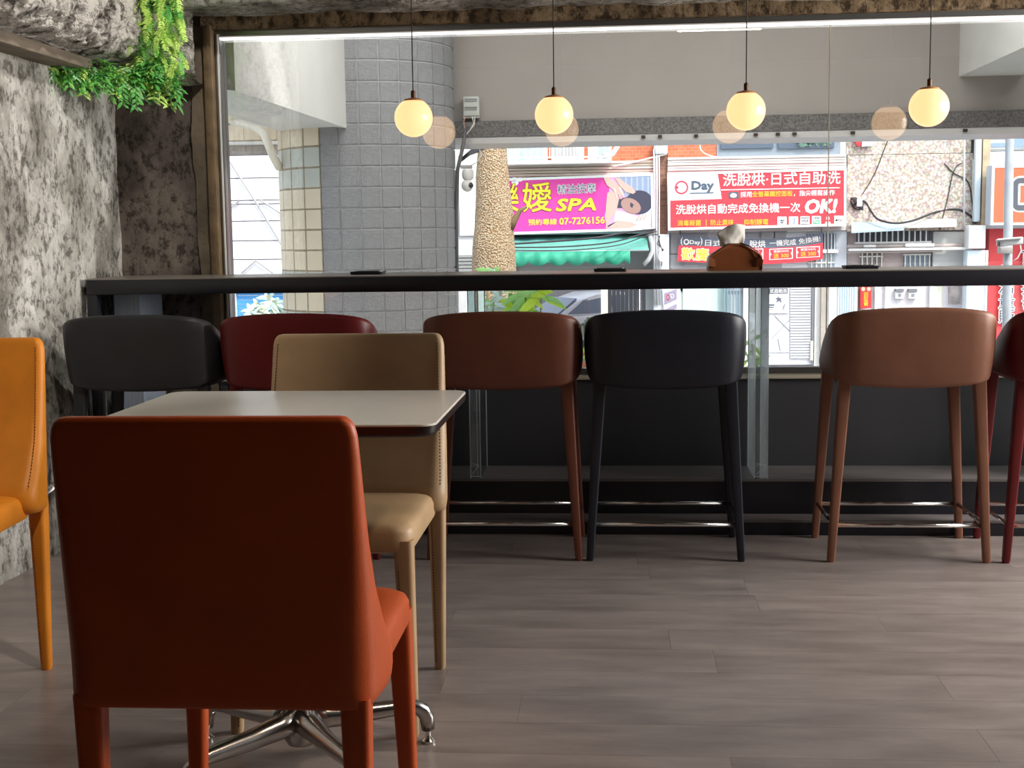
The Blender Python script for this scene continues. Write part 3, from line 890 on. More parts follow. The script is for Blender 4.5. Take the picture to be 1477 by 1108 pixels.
# beams running from the cafe to the street
lb = tag(MB().add([(-2.04, 5.5, 1.76), (-1.585, 5.5, 1.715), (-1.575, 8.2, 1.738), (-2.05, 8.2, 1.742), (-2.04, 5.5, 3.2), (-1.585, 5.5, 3.2), (-1.575, 8.2, 3.2), (-2.05, 8.2, 3.2)],
    [(0, 3, 2, 1), (4, 5, 6, 7), (0, 1, 5, 4), (1, 2, 6, 5), (2, 3, 7, 6), (3, 0, 4, 7)]).build('concrete_beam', OFFWHITE), 'white concrete beam running out to the grey tiled column', 'beam')
rb = tag(MB().box(2.095, 2.47, 5.5, 8.42, 2.022, 3.2).build('concrete_beam', OFFWHITE), 'white concrete beam under the arcade ceiling, to the right of the last globe lamp', 'beam')

# cream tiled beam left of the column, with a flashing, pipe and fixings
tbm = thing('tiled_beam', 'beam faced with cream tiles, left of the round column under the white beam', 'beam', (-3, 8.4, 1.7))
MB().box(-3.3, -2.0, 8.42, 8.8, 1.715, 3.2).build('beam_core', GROUT, tbm)
o0 = None
for k in range(11):
    x = -2.06 - (k + .5) * .106
    for r_ in range(2):
        o = bpy.data.objects.new('tile', tmesh['c']); COL.objects.link(o); o.parent = tbm
        o.location = Vector((x, 8.412, 1.772 + r_ * .11)) - tbm.location; o.scale = (.9, 1, .86)
MB().box(-3.3, -2.0, 8.38, 8.8, 1.695, 1.714).build('white_edge', WHITE, tbm)
MB().box(-3.3, -2.0, 8.45, 8.8, 1.655, 1.694).build('recessed_board', M('grey_board', rgb(160, 152, 146), .8), tbm)  # grey board set back below the white edge
pp = [at(x, y, z) for x, y, z in ((335, 176, 8.25), (352, 178, 8.2), (370, 184, 8.1), (381, 193, 8.0), (387, 208, 7.95), (394, 226, 7.95), (403, 242, 8.02))]
tag(MB().tube(pp, .026, 12).build('drain_pipe', M('white_pvc', rgb(236, 230, 214), .35), smooth=True), 'white plastic pipe curving down beside the cream tiles of the column', 'pipe')

# electrical box on the beam by the column, wires and twin sensor lamp
eb = thing('electrical_box', 'small pale box with vents and wires on the beam right of the grey column', 'electrical box', at(679, 155, 8.42))
MB().slab(668, 139, 691, 167, 8.34, .078).build('casing', M('pale_box', rgb(206, 208, 202), .5), eb, bevel=.006)
for yy in (142, 145, 154, 157):
    MB().slab(670, yy, 688, yy + 1.6, 8.335, .01).build('vent_slat', M('vent_grey', rgb(150, 152, 150), .5), eb)
MB().slab(668, 167, 691, 170, 8.36, .05).build('terminal_strip', M('terminal', rgb(226, 226, 220), .5), eb)
for i, pts in enumerate(([(671, 168), (669, 176), (670, 186), (668, 200)], [(681, 168), (683, 178), (678, 188), (671, 194)], [(685, 168), (684, 180), (676, 190), (671, 196)])):
    MB().tube([at(x, y, 8.33) for x, y in pts], .003, 6).build('wire', (M('pink_wire', rgb(214, 170, 150), .5), M('white_wire', rgb(236, 232, 220), .5), MATS.get('white_wire') or WHITE)[i], eb, smooth=True)
tag(MB().tube([at(x, y, z) for x, y, z in ((671, 186, 8.33), (669, 205, 8.3), (664, 228, 8.28), (660, 245, 8.28), (658, 300, 8.28), (659, 400, 8.28))], .012, 8).build('cable_sleeve', M('grey_sleeve', rgb(112, 112, 114), .5), smooth=True), 'dark grey cable sleeve running down the right edge of the grey column', 'cable')
tag(MB().tube([at(x, y, z) for x, y, z in ((664, 232, 8.3), (676, 222, 9.0), (690, 214, 9.8), (702, 205, 10.4))], [.01, .014, .03, .032], 8).build('corrugated_hose', M('black_hose', rgb(44, 44, 46), .6), smooth=True), 'black corrugated hose slanting from the column towards the tree trunk', 'hose')
sl = thing('sensor_lamp', 'white double-headed round lamp on the right edge of the grey column', 'lamp', at(674, 245, 8.25))
LW = M('white_plastic', rgb(236, 234, 230), .4)
MB().slab(664, 238, 680, 243, 8.20, .06).build('bracket', M('grey_bracket', rgb(180, 176, 174), .5), sl, bevel=.003)
p = at(675, 252, 8.2); MB().lathe([(.02, -.035), (.032, -.026), (.038, -.005), (.036, .022), (.030, .032)], p, 18).build('lamp_head', LW, sl, smooth='angle')
p = at(674, 268, 8.17); MB().lathe([(.006, -.037), (.022, -.030), (.034, -.014), (.037, .004), (.032, .022), (.018, .034)], p, 18).build('lamp_head', LW, sl, smooth=True)
MB().lathe([(.008, -.018), (.019, -.008), (.021, .004), (.012, .016)], p + Vector((.020, -.016, .001)), 14).build('lens', M('lamp_lens', rgb(60, 60, 66), .2), sl, smooth=True)
MB().tube([at(x, y, 8.2) for x, y in ((692, 216), (694, 224), (688, 234), (677, 240))], .0035, 6).build('lead', MATS['white_wire'], sl, smooth=True)

# tree trunk in front of the pink sign
def bark_mat():
    m, n, l, b = new_mat('speckled_bark')
    tc = n.new('ShaderNodeTexCoord')
    v = n.new('ShaderNodeTexVoronoi'); v.inputs['Scale'].default_value = 62; l.new(tc.outputs['Object'], v.inputs['Vector'])
    r = n.new('ShaderNodeValToRGB'); e = r.color_ramp.elements
    e[0].position = .1; e[0].color = rgb(240, 222, 192); e[1].position = .62; e[1].color = rgb(178, 148, 114)
    l.new(v.outputs['Distance'], r.inputs[0]); l.new(r.outputs[0], b.inputs['Base Color']); b.inputs['Roughness'].default_value = .95
    bp = n.new('ShaderNodeBump'); bp.inputs['Strength'].default_value = .8; bp.inputs['Distance'].default_value = .02; bp.invert = True
    l.new(v.outputs['Distance'], bp.inputs['Height']); l.new(bp.outputs[0], b.inputs['Normal'])
    return m
TY = 12.0
rings = []
for y_, x0, x1 in ((520, 676, 748), (440, 679, 746), (392, 681, 744), (360, 681, 744), (345, 682, 742), (330, 684, 741), (312, 685, 740), (285, 686, 737), (255, 686, 734), (230, 688, 732), (205, 690, 731), (150, 694, 729), (60, 700, 726)):
    a = at(x0, y_, TY); b_ = at(x1, y_, TY); c = (a + b_) / 2; R_ = (b_ - a).length / 2
    rings.append([c + Vector((math.cos(t), math.sin(t), 0)) * R_ * (1 + .05 * fbm((math.cos(t), math.sin(t), c.z * 2), 1.6, 3)) for t in [2 * PI * k / 28 for k in range(28)]])
tt = thing('tree_trunk', 'thick speckled tan tree trunk covering the left end of the pink sign', 'tree', (rings[0][0].x - .2, TY, -1.72))
MB().loft([[p + Vector((0, 0, -1.72 - p.z)) for p in rings[0]]] + rings).build('trunk', bark_mat(), tt, smooth=True)
MB().tube([at(x, y, 11.95) for x, y in ((736, 330), (742, 318), (750, 304), (760, 298))], [.035, .03, .02, .012], 8).build('branch_stub', M('brown_bark', rgb(140, 116, 88), .9), tt, smooth=True)

# ------------------------------------------------------------------ sign helper
class Sign:
    """A flat sign standing at depth Y: px corners give its place, its real size and its slight tilt."""
    def __init__(self, name, label, cat, tl, tr, bl, Y, depth=.12, body=None, border=None, group=None):
        a, b_, c = at(*tl, Y), at(*tr, Y), at(*bl, Y)
        self.Y = Y; self.ang = -math.atan2(b_.z - a.z, b_.x - a.x)
        self.o = thing(name, label, cat, a, 0, group); self.o.rotation_euler = (0, self.ang, 0)
        self.inv = (Matrix.Translation(a) @ Euler((0, self.ang, 0)).to_matrix().to_4x4()).inverted()
        self.w = (b_ - a).length; self.h = -(self.inv @ c).z
        if body is not None:
            MB().box(0, self.w, 0, depth, -self.h, 0).build('sign_body', body, self.o, local=True)
        if border is not None:
            t = .045
            for nm, r in (('border', (0, self.w, -t, 0)), ('border', (0, self.w, -self.h, -self.h + t)), ('border', (0, t, -self.h + t, -t)), ('border', (self.w - t, self.w, -self.h + t, -t))):
                MB().box(r[0], r[1], -.014, .0, r[2], r[3]).build(nm, border, self.o, local=True)

    def L(self, px, py):
        q = self.inv @ at(px, py, self.Y); return (q.x, q.z)

    def poly(self, name, pts, mat, y=.004, th=.003, raw=False):
        P = pts if raw else [self.L(*p) for p in pts]
        return MB().prism(P, -y - th, -y).build(name, mat, self.o, local=True)

    def disc(self, name, c, rx, ry, mat, y=.004, hole=0.0, rot=0.0, n=28):
        s = self.Y / F_PX; cx, cz = self.L(*c)
        f = lambda k, q: (cx + s * q * (rx * math.cos(k) * math.cos(rot) - ry * math.sin(k) * math.sin(rot)), cz + s * q * (rx * math.cos(k) * math.sin(rot) + ry * math.sin(k) * math.cos(rot)))
        th = [2 * PI * i / n for i in range(n)]
        if not hole:
            return MB().prism([f(k, 1) for k in th], -y - .003, -y).build(name, mat, self.o, local=True)
        b = MB(); vs = []
        for i, k in enumerate(th):
            for q in (1, hole):
                x, z = f(k, q); vs += [(x, -y - .003, z), (x, -y, z)]
        fs = []
        for i in range(n):
            j = (i + 1) % n; A, B = i * 4, j * 4
            fs += [(A, B, B + 2, A + 2), (A + 1, A + 3, B + 3, B + 1), (A, A + 1, B + 1, B), (A + 2, B + 2, B + 3, A + 3)]
        return b.add(vs, fs).build(name, mat, self.o, local=True)

    def text(self, body, l, r, h, mat, y=.006, bold=0.0, shear=0.0, ext=.003, outline=None, ow=.03, rot_z=0.0):
        """l, r: pixel of the left and right ends of the line at half height; h: its height in pixels."""
        TEXTS.append((self.o, body, self.L(*l), self.L(*r), h * self.Y / F_PX, mat, y, bold, shear, ext))
        if outline is not None:
            TEXTS.append((self.o, body, self.L(*l), self.L(*r), h * self.Y / F_PX, outline, y - .002, bold + ow, shear, .001))


TEXTS = []


def flush_texts():
    made = []
    for (par, body, l, r, h, mat, y, bold, shear, ext) in TEXTS:
        c = bpy.data.curves.new('t', 'FONT'); c.body = body; c.shear = shear; c.resolution_u = 2
        o = bpy.data.objects.new('t', c); COL.objects.link(o); made.append(o)
    bpy.context.view_layer.update()
    dg = bpy.context.evaluated_depsgraph_get()
    base_dims = []
    for o in made:
        e = o.evaluated_get(dg); bb = [Vector(v) for v in e.bound_box]
        base_dims.append((min(v.x for v in bb), max(v.x for v in bb), min(v.y for v in bb), max(v.y for v in bb)))
    for o, t, d in zip(made, TEXTS, base_dims):
        par, body, l, r, h, mat, y, bold, shear, ext = t
        me = bpy.data.meshes.new_from_object(o.evaluated_get(dg))
        W = math.hypot(r[0] - l[0], r[1] - l[1]); an = math.atan2(r[1] - l[1], r[0] - l[0])
        sx = W / max(d[1] - d[0], 1e-6); sy = h / max(d[3] - d[2], 1e-6)
        base_v = []
        for v in me.vertices:
            x = (v.co.x - d[0]) * sx; z = (v.co.y - (d[2] + d[3]) / 2) * sy
            base_v.append((l[0] + x * math.cos(an) - z * math.sin(an), l[1] + x * math.sin(an) + z * math.cos(an)))
        polys = [tuple(p.vertices) for p in me.polygons]; bpy.data.meshes.remove(me)
        q = bold * h * .8
        sh = [(0, 0)] if q == 0 else [(q * math.cos(k * PI / 4), q * math.sin(k * PI / 4)) for k in range(8)]
        b = MB()
        for i, (dx, dz) in enumerate(sh):
            b.add([(vx + dx, -y - ext - .0002 * i, vz + dz) for vx, vz in base_v], polys)
        me = bpy.data.meshes.new('lettering'); me.from_pydata(b.v, [], b.f)
        me.materials.append(mat)
        n = bpy.data.objects.new('lettering', me); COL.objects.link(n); n.parent = par
        bpy.data.objects.remove(o)


INK_W = M('white_print', rgb(250, 248, 246), .6)
INK_Y = M('yellow_print', rgb(250, 226, 60), .6)
INK_YO = M('orange_yellow_print', rgb(252, 196, 60), .6)
INK_B = M('slate_print', rgb(84, 96, 112), .6)
INK_K = M('black_print', rgb(30, 30, 34), .6)
INK_P = M('purple_print', rgb(70, 60, 110), .6)
INK_OL = M('olive_print', rgb(90, 84, 20), .6)
PINK = M('pink_vinyl', rgb(224, 62, 160), .55)
RED = M('red_vinyl', rgb(226, 62, 74), .55)
PALEB = M('pale_blue_vinyl', rgb(222, 232, 242), .55)
METALW = M('white_metal_border', rgb(244, 244, 244), .4)

FY = 25.0
# ------------------------------------------------------------------ the spa building
BRICK = None
def brick_mat(name, c1, c2, mortar, sc):
    m, n, l, b = new_mat(name)
    tc = n.new('ShaderNodeTexCoord'); mp = n.new('ShaderNodeMapping'); mp.inputs['Rotation'].default_value = (PI / 2, 0, 0)
    l.new(tc.outputs['Object'], mp.inputs[0])
    t = n.new('ShaderNodeTexBrick'); t.inputs['Scale'].default_value = sc; t.inputs['Color1'].default_value = c1; t.inputs['Color2'].default_value = c2; t.inputs['Mortar'].default_value = mortar
    t.inputs['Mortar Size'].default_value = .012
    l.new(mp.outputs[0], t.inputs['Vector']); l.new(t.outputs[0], b.inputs['Base Color']); b.inputs['Roughness'].default_value = .85
    return m
BRICK_O = brick_mat('orange_brick', rgb(204, 118, 86), rgb(192, 102, 72), rgb(202, 150, 124), 4)
BRICK_B = brick_mat('brown_brick', rgb(152, 116, 96), rgb(132, 98, 82), rgb(160, 136, 120), 4)
CORR = M('cream_corrugated_sheet', rgb(222, 214, 196), .5, var=.14, vscale=1.2, stretch=(1.5, 1, 8))
CORRW = M('white_corrugated_sheet', rgb(226, 224, 220), .5, var=.05, vscale=2)
GREYG = M('grey_ground_floor_wall', rgb(196, 196, 198), .8, var=.08, vscale=1.5)
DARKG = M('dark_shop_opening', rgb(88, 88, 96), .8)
GLASSW = M('bluish_window_pane', rgb(176, 200, 214), .15, spec=.6)
SLATE = M('slate_window_frame', rgb(140, 152, 164), .5)
DPANE = M('dark_slate_pane', rgb(86, 100, 118), .2, spec=.6)

bA = thing('shop_building', 'brick building with the pink sign, a white balcony and a green awning', 'building', at(800, 520, FY))
MB().slab(660, 90, 943, 262, FY + .25, 3).build('brick_wall', BRICK_O, bA)
MB().slab(300, 262, 744, 560, FY + .3, 3).build('side_wall', GREYG, bA)
MB().slab(744, 262, 943, 392, FY + .5, .3).build('fascia', M('grey_fascia', rgb(170, 166, 166), .8), bA)
MB().slab(905, 392, 942, 560, FY + .4, .3).build('front_pier', GREYG, bA)
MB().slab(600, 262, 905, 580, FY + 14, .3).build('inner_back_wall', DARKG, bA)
b = MB()
for k in range(7):
    y0 = 233 + k * 4.2
    b.slab(730, y0, 943, y0 + 3.4, FY + .02 + (.03 if k % 2 else 0), .25)
b.build('corrugated_strip', CORR, bA)
MB().slab(733, 262, 946, 338, FY + .06, .44).build('sign_backing', GREYG, bA)
# balcony
bal = thing('balcony', 'white railed balcony above the pink sign', 'balcony', at(800, 231, FY))
MB().slab(718, 231, 882, 236, FY - .55, .8).build('balcony_floor', WHITE, bal)
rl = MB().slab(718, 207.5, 882, 210, FY - .55, .06).build('balcony_rail', WHITE, bal)
MB().slab(718, 226, 882, 228, FY - .55, .05).build('lower_rail', WHITE, bal)
for k, px in enumerate((738, 748, 757, 767, 776, 786, 793, 804, 814, 823, 832, 849, 862, 872)):
    w = 1.2
    MB().slab(px - w / 2, 209, px + w / 2, 228, FY - .54, .03).build('baluster', WHITE, rl)
for px in (743, 787, 880):
    MB().slab(px - 2, 140, px + 2, 234, FY - .56, .08).build('balcony_post', WHITE, bal)
wA = MB().slab(700, 120, 786, 234, FY + .2, .1).build('window', WHITE, bA)
for x0, x1 in ((700, 716), (718, 736), (738, 741), (746, 764), (766, 783)):
    MB().slab(x0, 122, x1, 232, FY + .17, .04).build('pane', GLASSW, wA)
MB().slab(862, 150, 880, 232, FY + .2, .1).build('side_door', M('blue_grey_door', rgb(168, 188, 204), .5), bA)
ac = thing('air_conditioner', 'white air conditioner behind the balcony railing above the pink sign', 'air conditioner', at(818, 231, FY - .2))
MB().slab(795, 205, 842, 230.5, FY - .25, .35).build('casing', WHITE, ac, bevel=.02)
p = at(818, 216, FY - .26)
MB().box(p.x - .22, p.x + .22, p.y - .01, p.y, p.z - .13, p.z + .13).build('fan_grille', M('ac_grille', rgb(176, 178, 178), .6), ac)
bb = MB()
for k in range(7):
    x = p.x - .2 + k * .066; bb.box(x - .008, x + .008, p.y - .02, p.y - .01, p.z - .13, p.z + .13)
stuff(bb.build('grille_bars', WHITE, ac))
tag(MB().lathe([(.09, 0), (.09, .34), (.05, .36)], at(855, 230, FY - .2), 14).build('water_heater', M('white_enamel', rgb(232, 238, 238), .4), smooth='angle'), 'white water heater tank on the balcony, right of the air conditioner', 'water heater')
tag(MB().tube([at(x, y, FY - .3) for x, y in ((888, 200), (890, 212), (884, 222), (868, 226))], .05, 8).build('bent_duct', WHITE, smooth=True), 'white bent duct at the right end of the balcony', 'duct')
# lower left: pale wall things between column and trunk
wp = thing('wall_pier', 'white wall pier between the grey column and the tree trunk', 'pier', at(676, 520, FY - .4))
MB().slab(662, 190, 690, 340, FY - .4, .4).build('pier_upper', OFFWHITE, wp)
MB().slab(662, 341, 690, 560, FY - .35, .35).build('pier_lower', GREYG, wp)
for k in range(5):
    MB().slab(660, 368 + k * 5, 690, 371.5 + k * 5, FY - .4, .06).build('vent_slat', M('vent_grey', rgb(150, 152, 150), .5), wp)

# dark roller gate and post left of the white column
gt = thing('slatted_gate', 'dark grey gate of upright slats below the green awning, left of the white column', 'gate', at(904, 520, FY - 2))
for k in range(9):
    x = 877 + k * 6.1
    MB().slab(x, 395, x + 5.5, 560, FY - 2 + (.02 if k % 2 else 0), .06).build('slat', M('dark_gate', rgb(44, 46, 54), .5, var=.1, vscale=3), gt)
MB().slab(867, 395, 877, 560, FY - 2.1, .2).build('gate_post', M('beige_post', rgb(206, 204, 190), .6), gt)
MB().slab(922, 395, 923.5, 560, FY - 2.05, .04).build('gate_rod', WHITE, gt)

# green awning
aw = thing('green_awning', 'green awning with a scalloped edge under the pink sign', 'awning', at(840, 345, FY))
GRN = M('green_awning_cloth', rgb(56, 166, 136), .6, var=.10, vscale=2, bump=.2, bscale=6)
GRN2 = M('turquoise_awning_cloth', rgb(104, 180, 166), .6, var=.12, vscale=1.5)
pts = []
a0, a1 = at(735, 340, FY + .4), at(932, 336, FY + .4); b0, b1 = at(735, 364, FY - 1.2), at(936, 361, FY - 1.2)
vs = []
NA = 20
for j in range(5):
    f = j / 4
    for i in range(NA + 1):
        u = i / NA; p = a0.lerp(a1, u).lerp(b0.lerp(b1, u), f); vs.append(p + Vector((0, 0, -.05 * math.sin(PI * f) + .012 * math.sin(i * 1.7 + j))))
fs = [(j * (NA + 1) + i, j * (NA + 1) + i + 1, (j + 1) * (NA + 1) + i + 1, (j + 1) * (NA + 1) + i) for j in range(4) for i in range(NA)]
o = MB().add(vs, fs).build('awning_cloth', GRN2, aw, smooth=True); s_ = o.modifiers.new('t', 'SOLIDIFY'); s_.thickness = .02
vs = []; NS = 80
for i in range(NS + 1):
    u = i / NS; px = 735 + 174 * u; ph = (u * 6.3) % 1
    top = at(px, 364 - 2.5 * u, FY - 1.22); bot = at(px, 379 - 3 * u + 5.5 * math.sin(PI * ph), FY - 1.25 + .03 * math.sin(u * 40))
    vs += [top, top.lerp(bot, .5) + Vector((0, -.03 * math.sin(u * 55), 0)), bot]
fs = [(i * 3 + k, i * 3 + 3 + k, i * 3 + 4 + k, i * 3 + 1 + k) for i in range(NS) for k in range(2)]
o = MB().add(vs, fs).build('valance', GRN, aw, smooth=True); s_ = o.modifiers.new('t', 'SOLIDIFY'); s_.thickness = .015
MB().tube([b0, b1], .02, 6).build('front_bar', M('awning_bar', rgb(150, 170, 166), .4, .5), aw, smooth=True)

# pink sign
S = Sign('shop_sign', 'pink sign with yellow writing and a massage photo, behind the tree trunk', 'sign', (690, 259), (942, 250), (690, 340), FY - .12, .15, PINK, METALW)
PB = M('print_blue_grey', rgb(140, 154, 182), .6); SK = M('print_skin', rgb(206, 170, 160), .6); SK2 = M('print_skin_shade', rgb(170, 132, 124), .6); HR = M('print_hair', rgb(62, 60, 80), .6); PW = M('print_pale_pink', rgb(226, 160, 200), .6); PV = M('print_pale', rgb(200, 208, 222), .6)
S.poly('photo_print', [(880, 255.5), (939, 253.4), (939, 330), (876, 332.3), (872, 312), (878, 285)], PW, .002)
S.poly('photo_curtain', [(889, 255.2), (939, 253.4), (939, 300), (905, 290)], PB, .004)
for k in range(5):
    x = 902 + k * 8; S.poly('curtain_fold', [(x, 254.9), (x + 2, 254.8), (x + 2, 283), (x, 281)], M('print_blue_pale', rgb(168, 180, 204), .6), .0055)
S.poly('photo_pillow', [(888, 304), (900, 306), (920, 312), (939, 296), (939, 330), (884, 332)], PV, .006)
S.poly('photo_shoulder', [(876, 278), (886, 275), (894, 290), (888, 306), (880, 316), (876, 326), (884, 331), (905, 330), (920, 324), (908, 320), (892, 318), (874, 330), (874, 300)], SK, .008)
S.disc('photo_hair', (922, 292), 19, 17, HR, .009)
S.poly('photo_hair_side', [(893, 287), (906, 284), (902, 300), (890, 300)], HR, .0095)
S.disc('photo_face', (910, 297), 15, 10, SK2, .011, rot=-.5)
S.poly('photo_brow', [(909, 292), (914, 295), (912, 300), (909, 298)], HR, .0125)
S.poly('photo_arm', [(870, 256), (878, 255.5), (892, 267), (898, 280), (894, 284), (886, 275), (876, 268)], SK, .012)
S.poly('photo_hand', [(887, 257), (893, 256.5), (902, 264), (912, 270), (917, 277), (913, 280), (902, 276), (894, 268)], SK, .0135)
for k, q in enumerate(((884, 272, 890, 286), (888, 271, 895, 287), (892, 270, 899, 284), (896, 268, 903, 278))):
    S.poly('photo_finger', [(q[0], q[1]), (q[0] + 3.2, q[1] - .8), (q[2] + 1.6, q[3]), (q[2], q[3] + .6)], SK if k % 2 else M('print_skin_pale', rgb(222, 192, 184), .6), .0145)
for k in range(3):
    x = 917 + k * 5; S.poly('photo_finger', [(x, 318 - k), (x + 5, 310 - k), (x + 6.5, 311 - k), (x + 2.4, 318.6 - k)], SK, .0145)
S.disc('flower_print', (743, 263), 5, 4.5, INK_W, .004); S.disc('flower_print', (750, 259), 4, 3, INK_W, .004); S.disc('flower_print', (742, 258.5), 4, 3, INK_W, .004)
for k in range(4):
    S.disc('flower_print', (757 + k * 5.5, 258 - .2 * k), 2.2, 1.5, INK_W, .004)
S.text('樂', (715, 286.5), (748, 285.5), 42, INK_Y, .010, .012, 0, .003, INK_OL, .02)
S.text('嬡', (754, 285), (795, 284), 41, INK_Y, .010, .012, 0, .003, INK_OL, .02)
S.text('精油按摩', (804, 273.5), (859, 271), 13.5, INK_P, .010, .0, 0, .003, INK_W, .05)
S.text('SPA', (802, 296), (859, 294.5), 16.5, INK_Y, .010, .06, .2, .003, INK_OL, .045)
S.text('預約專線', (762, 321), (803, 319.6), 8.6, INK_Y, .010, .012, 0, .003)
S.text('07-7276156', (807, 319.4), (872, 317.4), 9.5, INK_Y, .010, .03, 0, .003)

# ------------------------------------------------------------------ pipes and column between the two signs
pc = thing('brick_pilaster', 'brown brick pilaster with pipes between the pink and the red sign', 'pilaster', at(953, 520, FY))
MB().slab(944, 222, 962, 340, FY + .1, .3).build('brick_face', BRICK_B, pc)
MB().slab(943, 338, 965, 560, FY - .05, .5).build('white_column', M('whitewashed_column', rgb(228, 232, 238), .8, var=.08, vscale=5, bump=.4, bscale=20), pc)
for px, r_ in ((947, .018), (950.5, .014), (943.5, .02)):
    MB().tube([at(px, 215, FY - .05), at(px + .5, 280, FY - .06), at(px, 345, FY - .1), at(px + 1, 440, FY - .1)], r_, 8).build('pipe', M('pvc_grey', rgb(206, 206, 210), .4), pc, smooth=True)
MB().tube([at(x, y, FY - .14) for x, y in ((938, 338), (940, 352), (941, 362), (936, 374), (928, 382))], .045, 8).build('curved_pipe', MATS['pvc_grey'], pc, smooth=True)
MB().slab(945, 200, 963, 222, FY - .1, .3).build('junction_box', M('pale_blue_box', rgb(226, 236, 242), .5), pc, bevel=.02)
p = at(957, 370, FY - .2); MB().tube([p, p + Vector((0, -.12, 0))], .10, 14).build('meter_dial', M('meter_white', rgb(238, 240, 244), .4), pc, smooth='angle')
for k in range(3):
    MB().tube([at(x, y, FY - .12) for x, y in ((950 + k, 340), (952 - 2 * k, 352), (955 + k, 360), (954, 372 + 6 * k))], .008, 5).build('wire', M('dark_wire', rgb(70, 70, 74), .6), pc, smooth=True)

# ------------------------------------------------------------------ laundry building
bB = thing('laundry_building', 'brick shop with the red sign, grey shutters and a white front door', 'building', at(1090, 520, FY))
MB().slab(963, 60, 1034, 236, FY + .22, 3).build('brick_wall', BRICK_O, bB)
MB().slab(1212, 60, 1221, 300, FY + .22, 3).build('end_pier', OFFWHITE, bB)
wB = MB().slab(1034, 100, 1213, 226, FY + .2, .3).build('window', SLATE, bB)
for x0, x1 in ((1040, 1116), (1123, 1204)):
    MB().slab(x0, 104, x1, 214, FY + .15, .04).build('pane', DPANE, wB)
lf = MB()
rl_ = random.Random(8)
for k in range(60):
    p = at(rl_.uniform(1150, 1196), rl_.uniform(194, 210), FY + .1); a = rl_.uniform(0, PI); d = Vector((math.cos(a), 0, math.sin(a))) * rl_.uniform(.04, .12); w = Vector((-d.z, 0, d.x)) * .15
    lf.add([p - d, p - w, p + d, p + w], [(0, 1, 2, 3)])
stuff(lf.build('window_plant_leaves', M('indoor_plant_green', rgb(110, 150, 130), .6), wB))
b = MB()
for k in range(6):
    y0 = 225 + k * 4
    b.slab(963, y0, 1221, y0 + 3.3, FY + .03 + (.03 if k % 2 else 0), .25)
b.build('corrugated_strip', CORRW, bB)
MB().slab(963, 246, 1221, 334, FY + .1, .3).build('sign_backing', GREYG, bB)
MB().slab(966, 332, 1135, 420, FY + .3, .3).build('shutter_wall', M('mauve_grey_wall', rgb(186, 188, 196), .7), bB)
for x0, x1, y0, y1 in ((968, 985, 333, 366), (968, 985, 367, 400), (1098, 1116, 334, 380), (1118, 1134, 334, 380)):
    MB().slab(x0, y0, x1, y1, FY + .24, .06).build('wall_panel', M('grey_panel', rgb(166, 168, 172), .6), bB)
MB().slab(1128, 334, 1221, 420, FY + .28, .3).build('white_wall', M('bluish_white_wall', rgb(228, 234, 242), .8), bB)
wb2 = MB().slab(1163, 337, 1206, 362, FY + .24, .06).build('barred_window', M('barred_dark', rgb(110, 122, 136), .5), bB)
for k in range(9):
    MB().slab(1165 + k * 4.8, 337, 1166.4 + k * 4.8, 362, FY + .2, .03).build('window_bar', M('pale_bar', rgb(206, 214, 220), .5), wb2)
MB().slab(1160, 360, 1210, 365, FY + .1, .15).build('window_ledge', WHITE, bB)
gr2 = MB().slab(1166, 366, 1204, 392, FY + .24, .06).build('lower_window', M('lower_pane', rgb(176, 186, 196), .4), bB)
for k in range(5):
    MB().slab(1170 + k * 7, 366, 1171.6 + k * 7, 392, FY + .2, .03).build('window_bar', WHITE, gr2)
MB().slab(1166, 378, 1204, 380, FY + .19, .03).build('window_bar', WHITE, gr2)
# ground floor seen under the counter
MB().slab(966, 400, 985, 560, FY + .3, .2).build('notice_wall', WHITE, bB)
MB().slab(985, 400, 1050, 560, FY + .2, .2).build('pale_green_door', M('pale_green_paint', rgb(196, 222, 218), .6), bB)
for k in range(6):
    MB().slab(1044 + k * 4.4, 400, 1045.8 + k * 4.4, 452 + 3 * k, FY + .05, .05).build('rail_bar', M('blue_grey_rail', rgb(128, 152, 166), .5), bB)
MB().slab(1042, 400, 1072, 560, FY + .35, .2).build('recess_wall', M('pale_recess', rgb(196, 204, 210), .7), bB)
MB().slab(1072, 400, 1106, 560, FY + .2, .2).build('white_jamb', OFFWHITE, bB)
dr = MB().slab(1100, 400, 1186, 526, FY + .1, .2).build('front_door', M('white_door_paint', rgb(226, 228, 234), .6), bB)
for k in range(26):
    y0 = 414 + k * 4
    MB().slab(1140, y0, 1169, y0 + 2.7, FY + .06, .05).build('slat', M('white_slat', rgb(214, 216, 222), .5), dr)
MB().slab(1171, 400, 1174, 524, FY + .04, .06).build('door_stile', M('grey_stile', rgb(130, 134, 142), .5), dr)
MB().slab(1175, 400, 1183, 528, FY + .02, .1).build('white_post', WHITE, dr)
MB().slab(1169, 492, 1173, 520, FY + .02, .05).build('paper_notice', M('cream_paper', rgb(230, 222, 204), .8), dr)
MB().slab(1104, 508, 1138, 509.2, FY + .09, .01).build('door_rail', M('grey_line', rgb(170, 172, 178), .6), dr)
for q in ((1118, 456, 1140, 478), (1138, 462, 1112, 490), (1122, 488, 1126, 506)):
    MB().tube([at(q[0], q[1], FY + .09), at(q[2], q[3], FY + .09)], .008, 5).build('door_brace', MATS['grey_line'], dr)
MB().slab(1184, 400, 1194, 560, FY - .1, .3).build('grey_brown_post', M('grey_brown_post', rgb(170, 162, 152), .7, var=.15, vscale=5), bB)
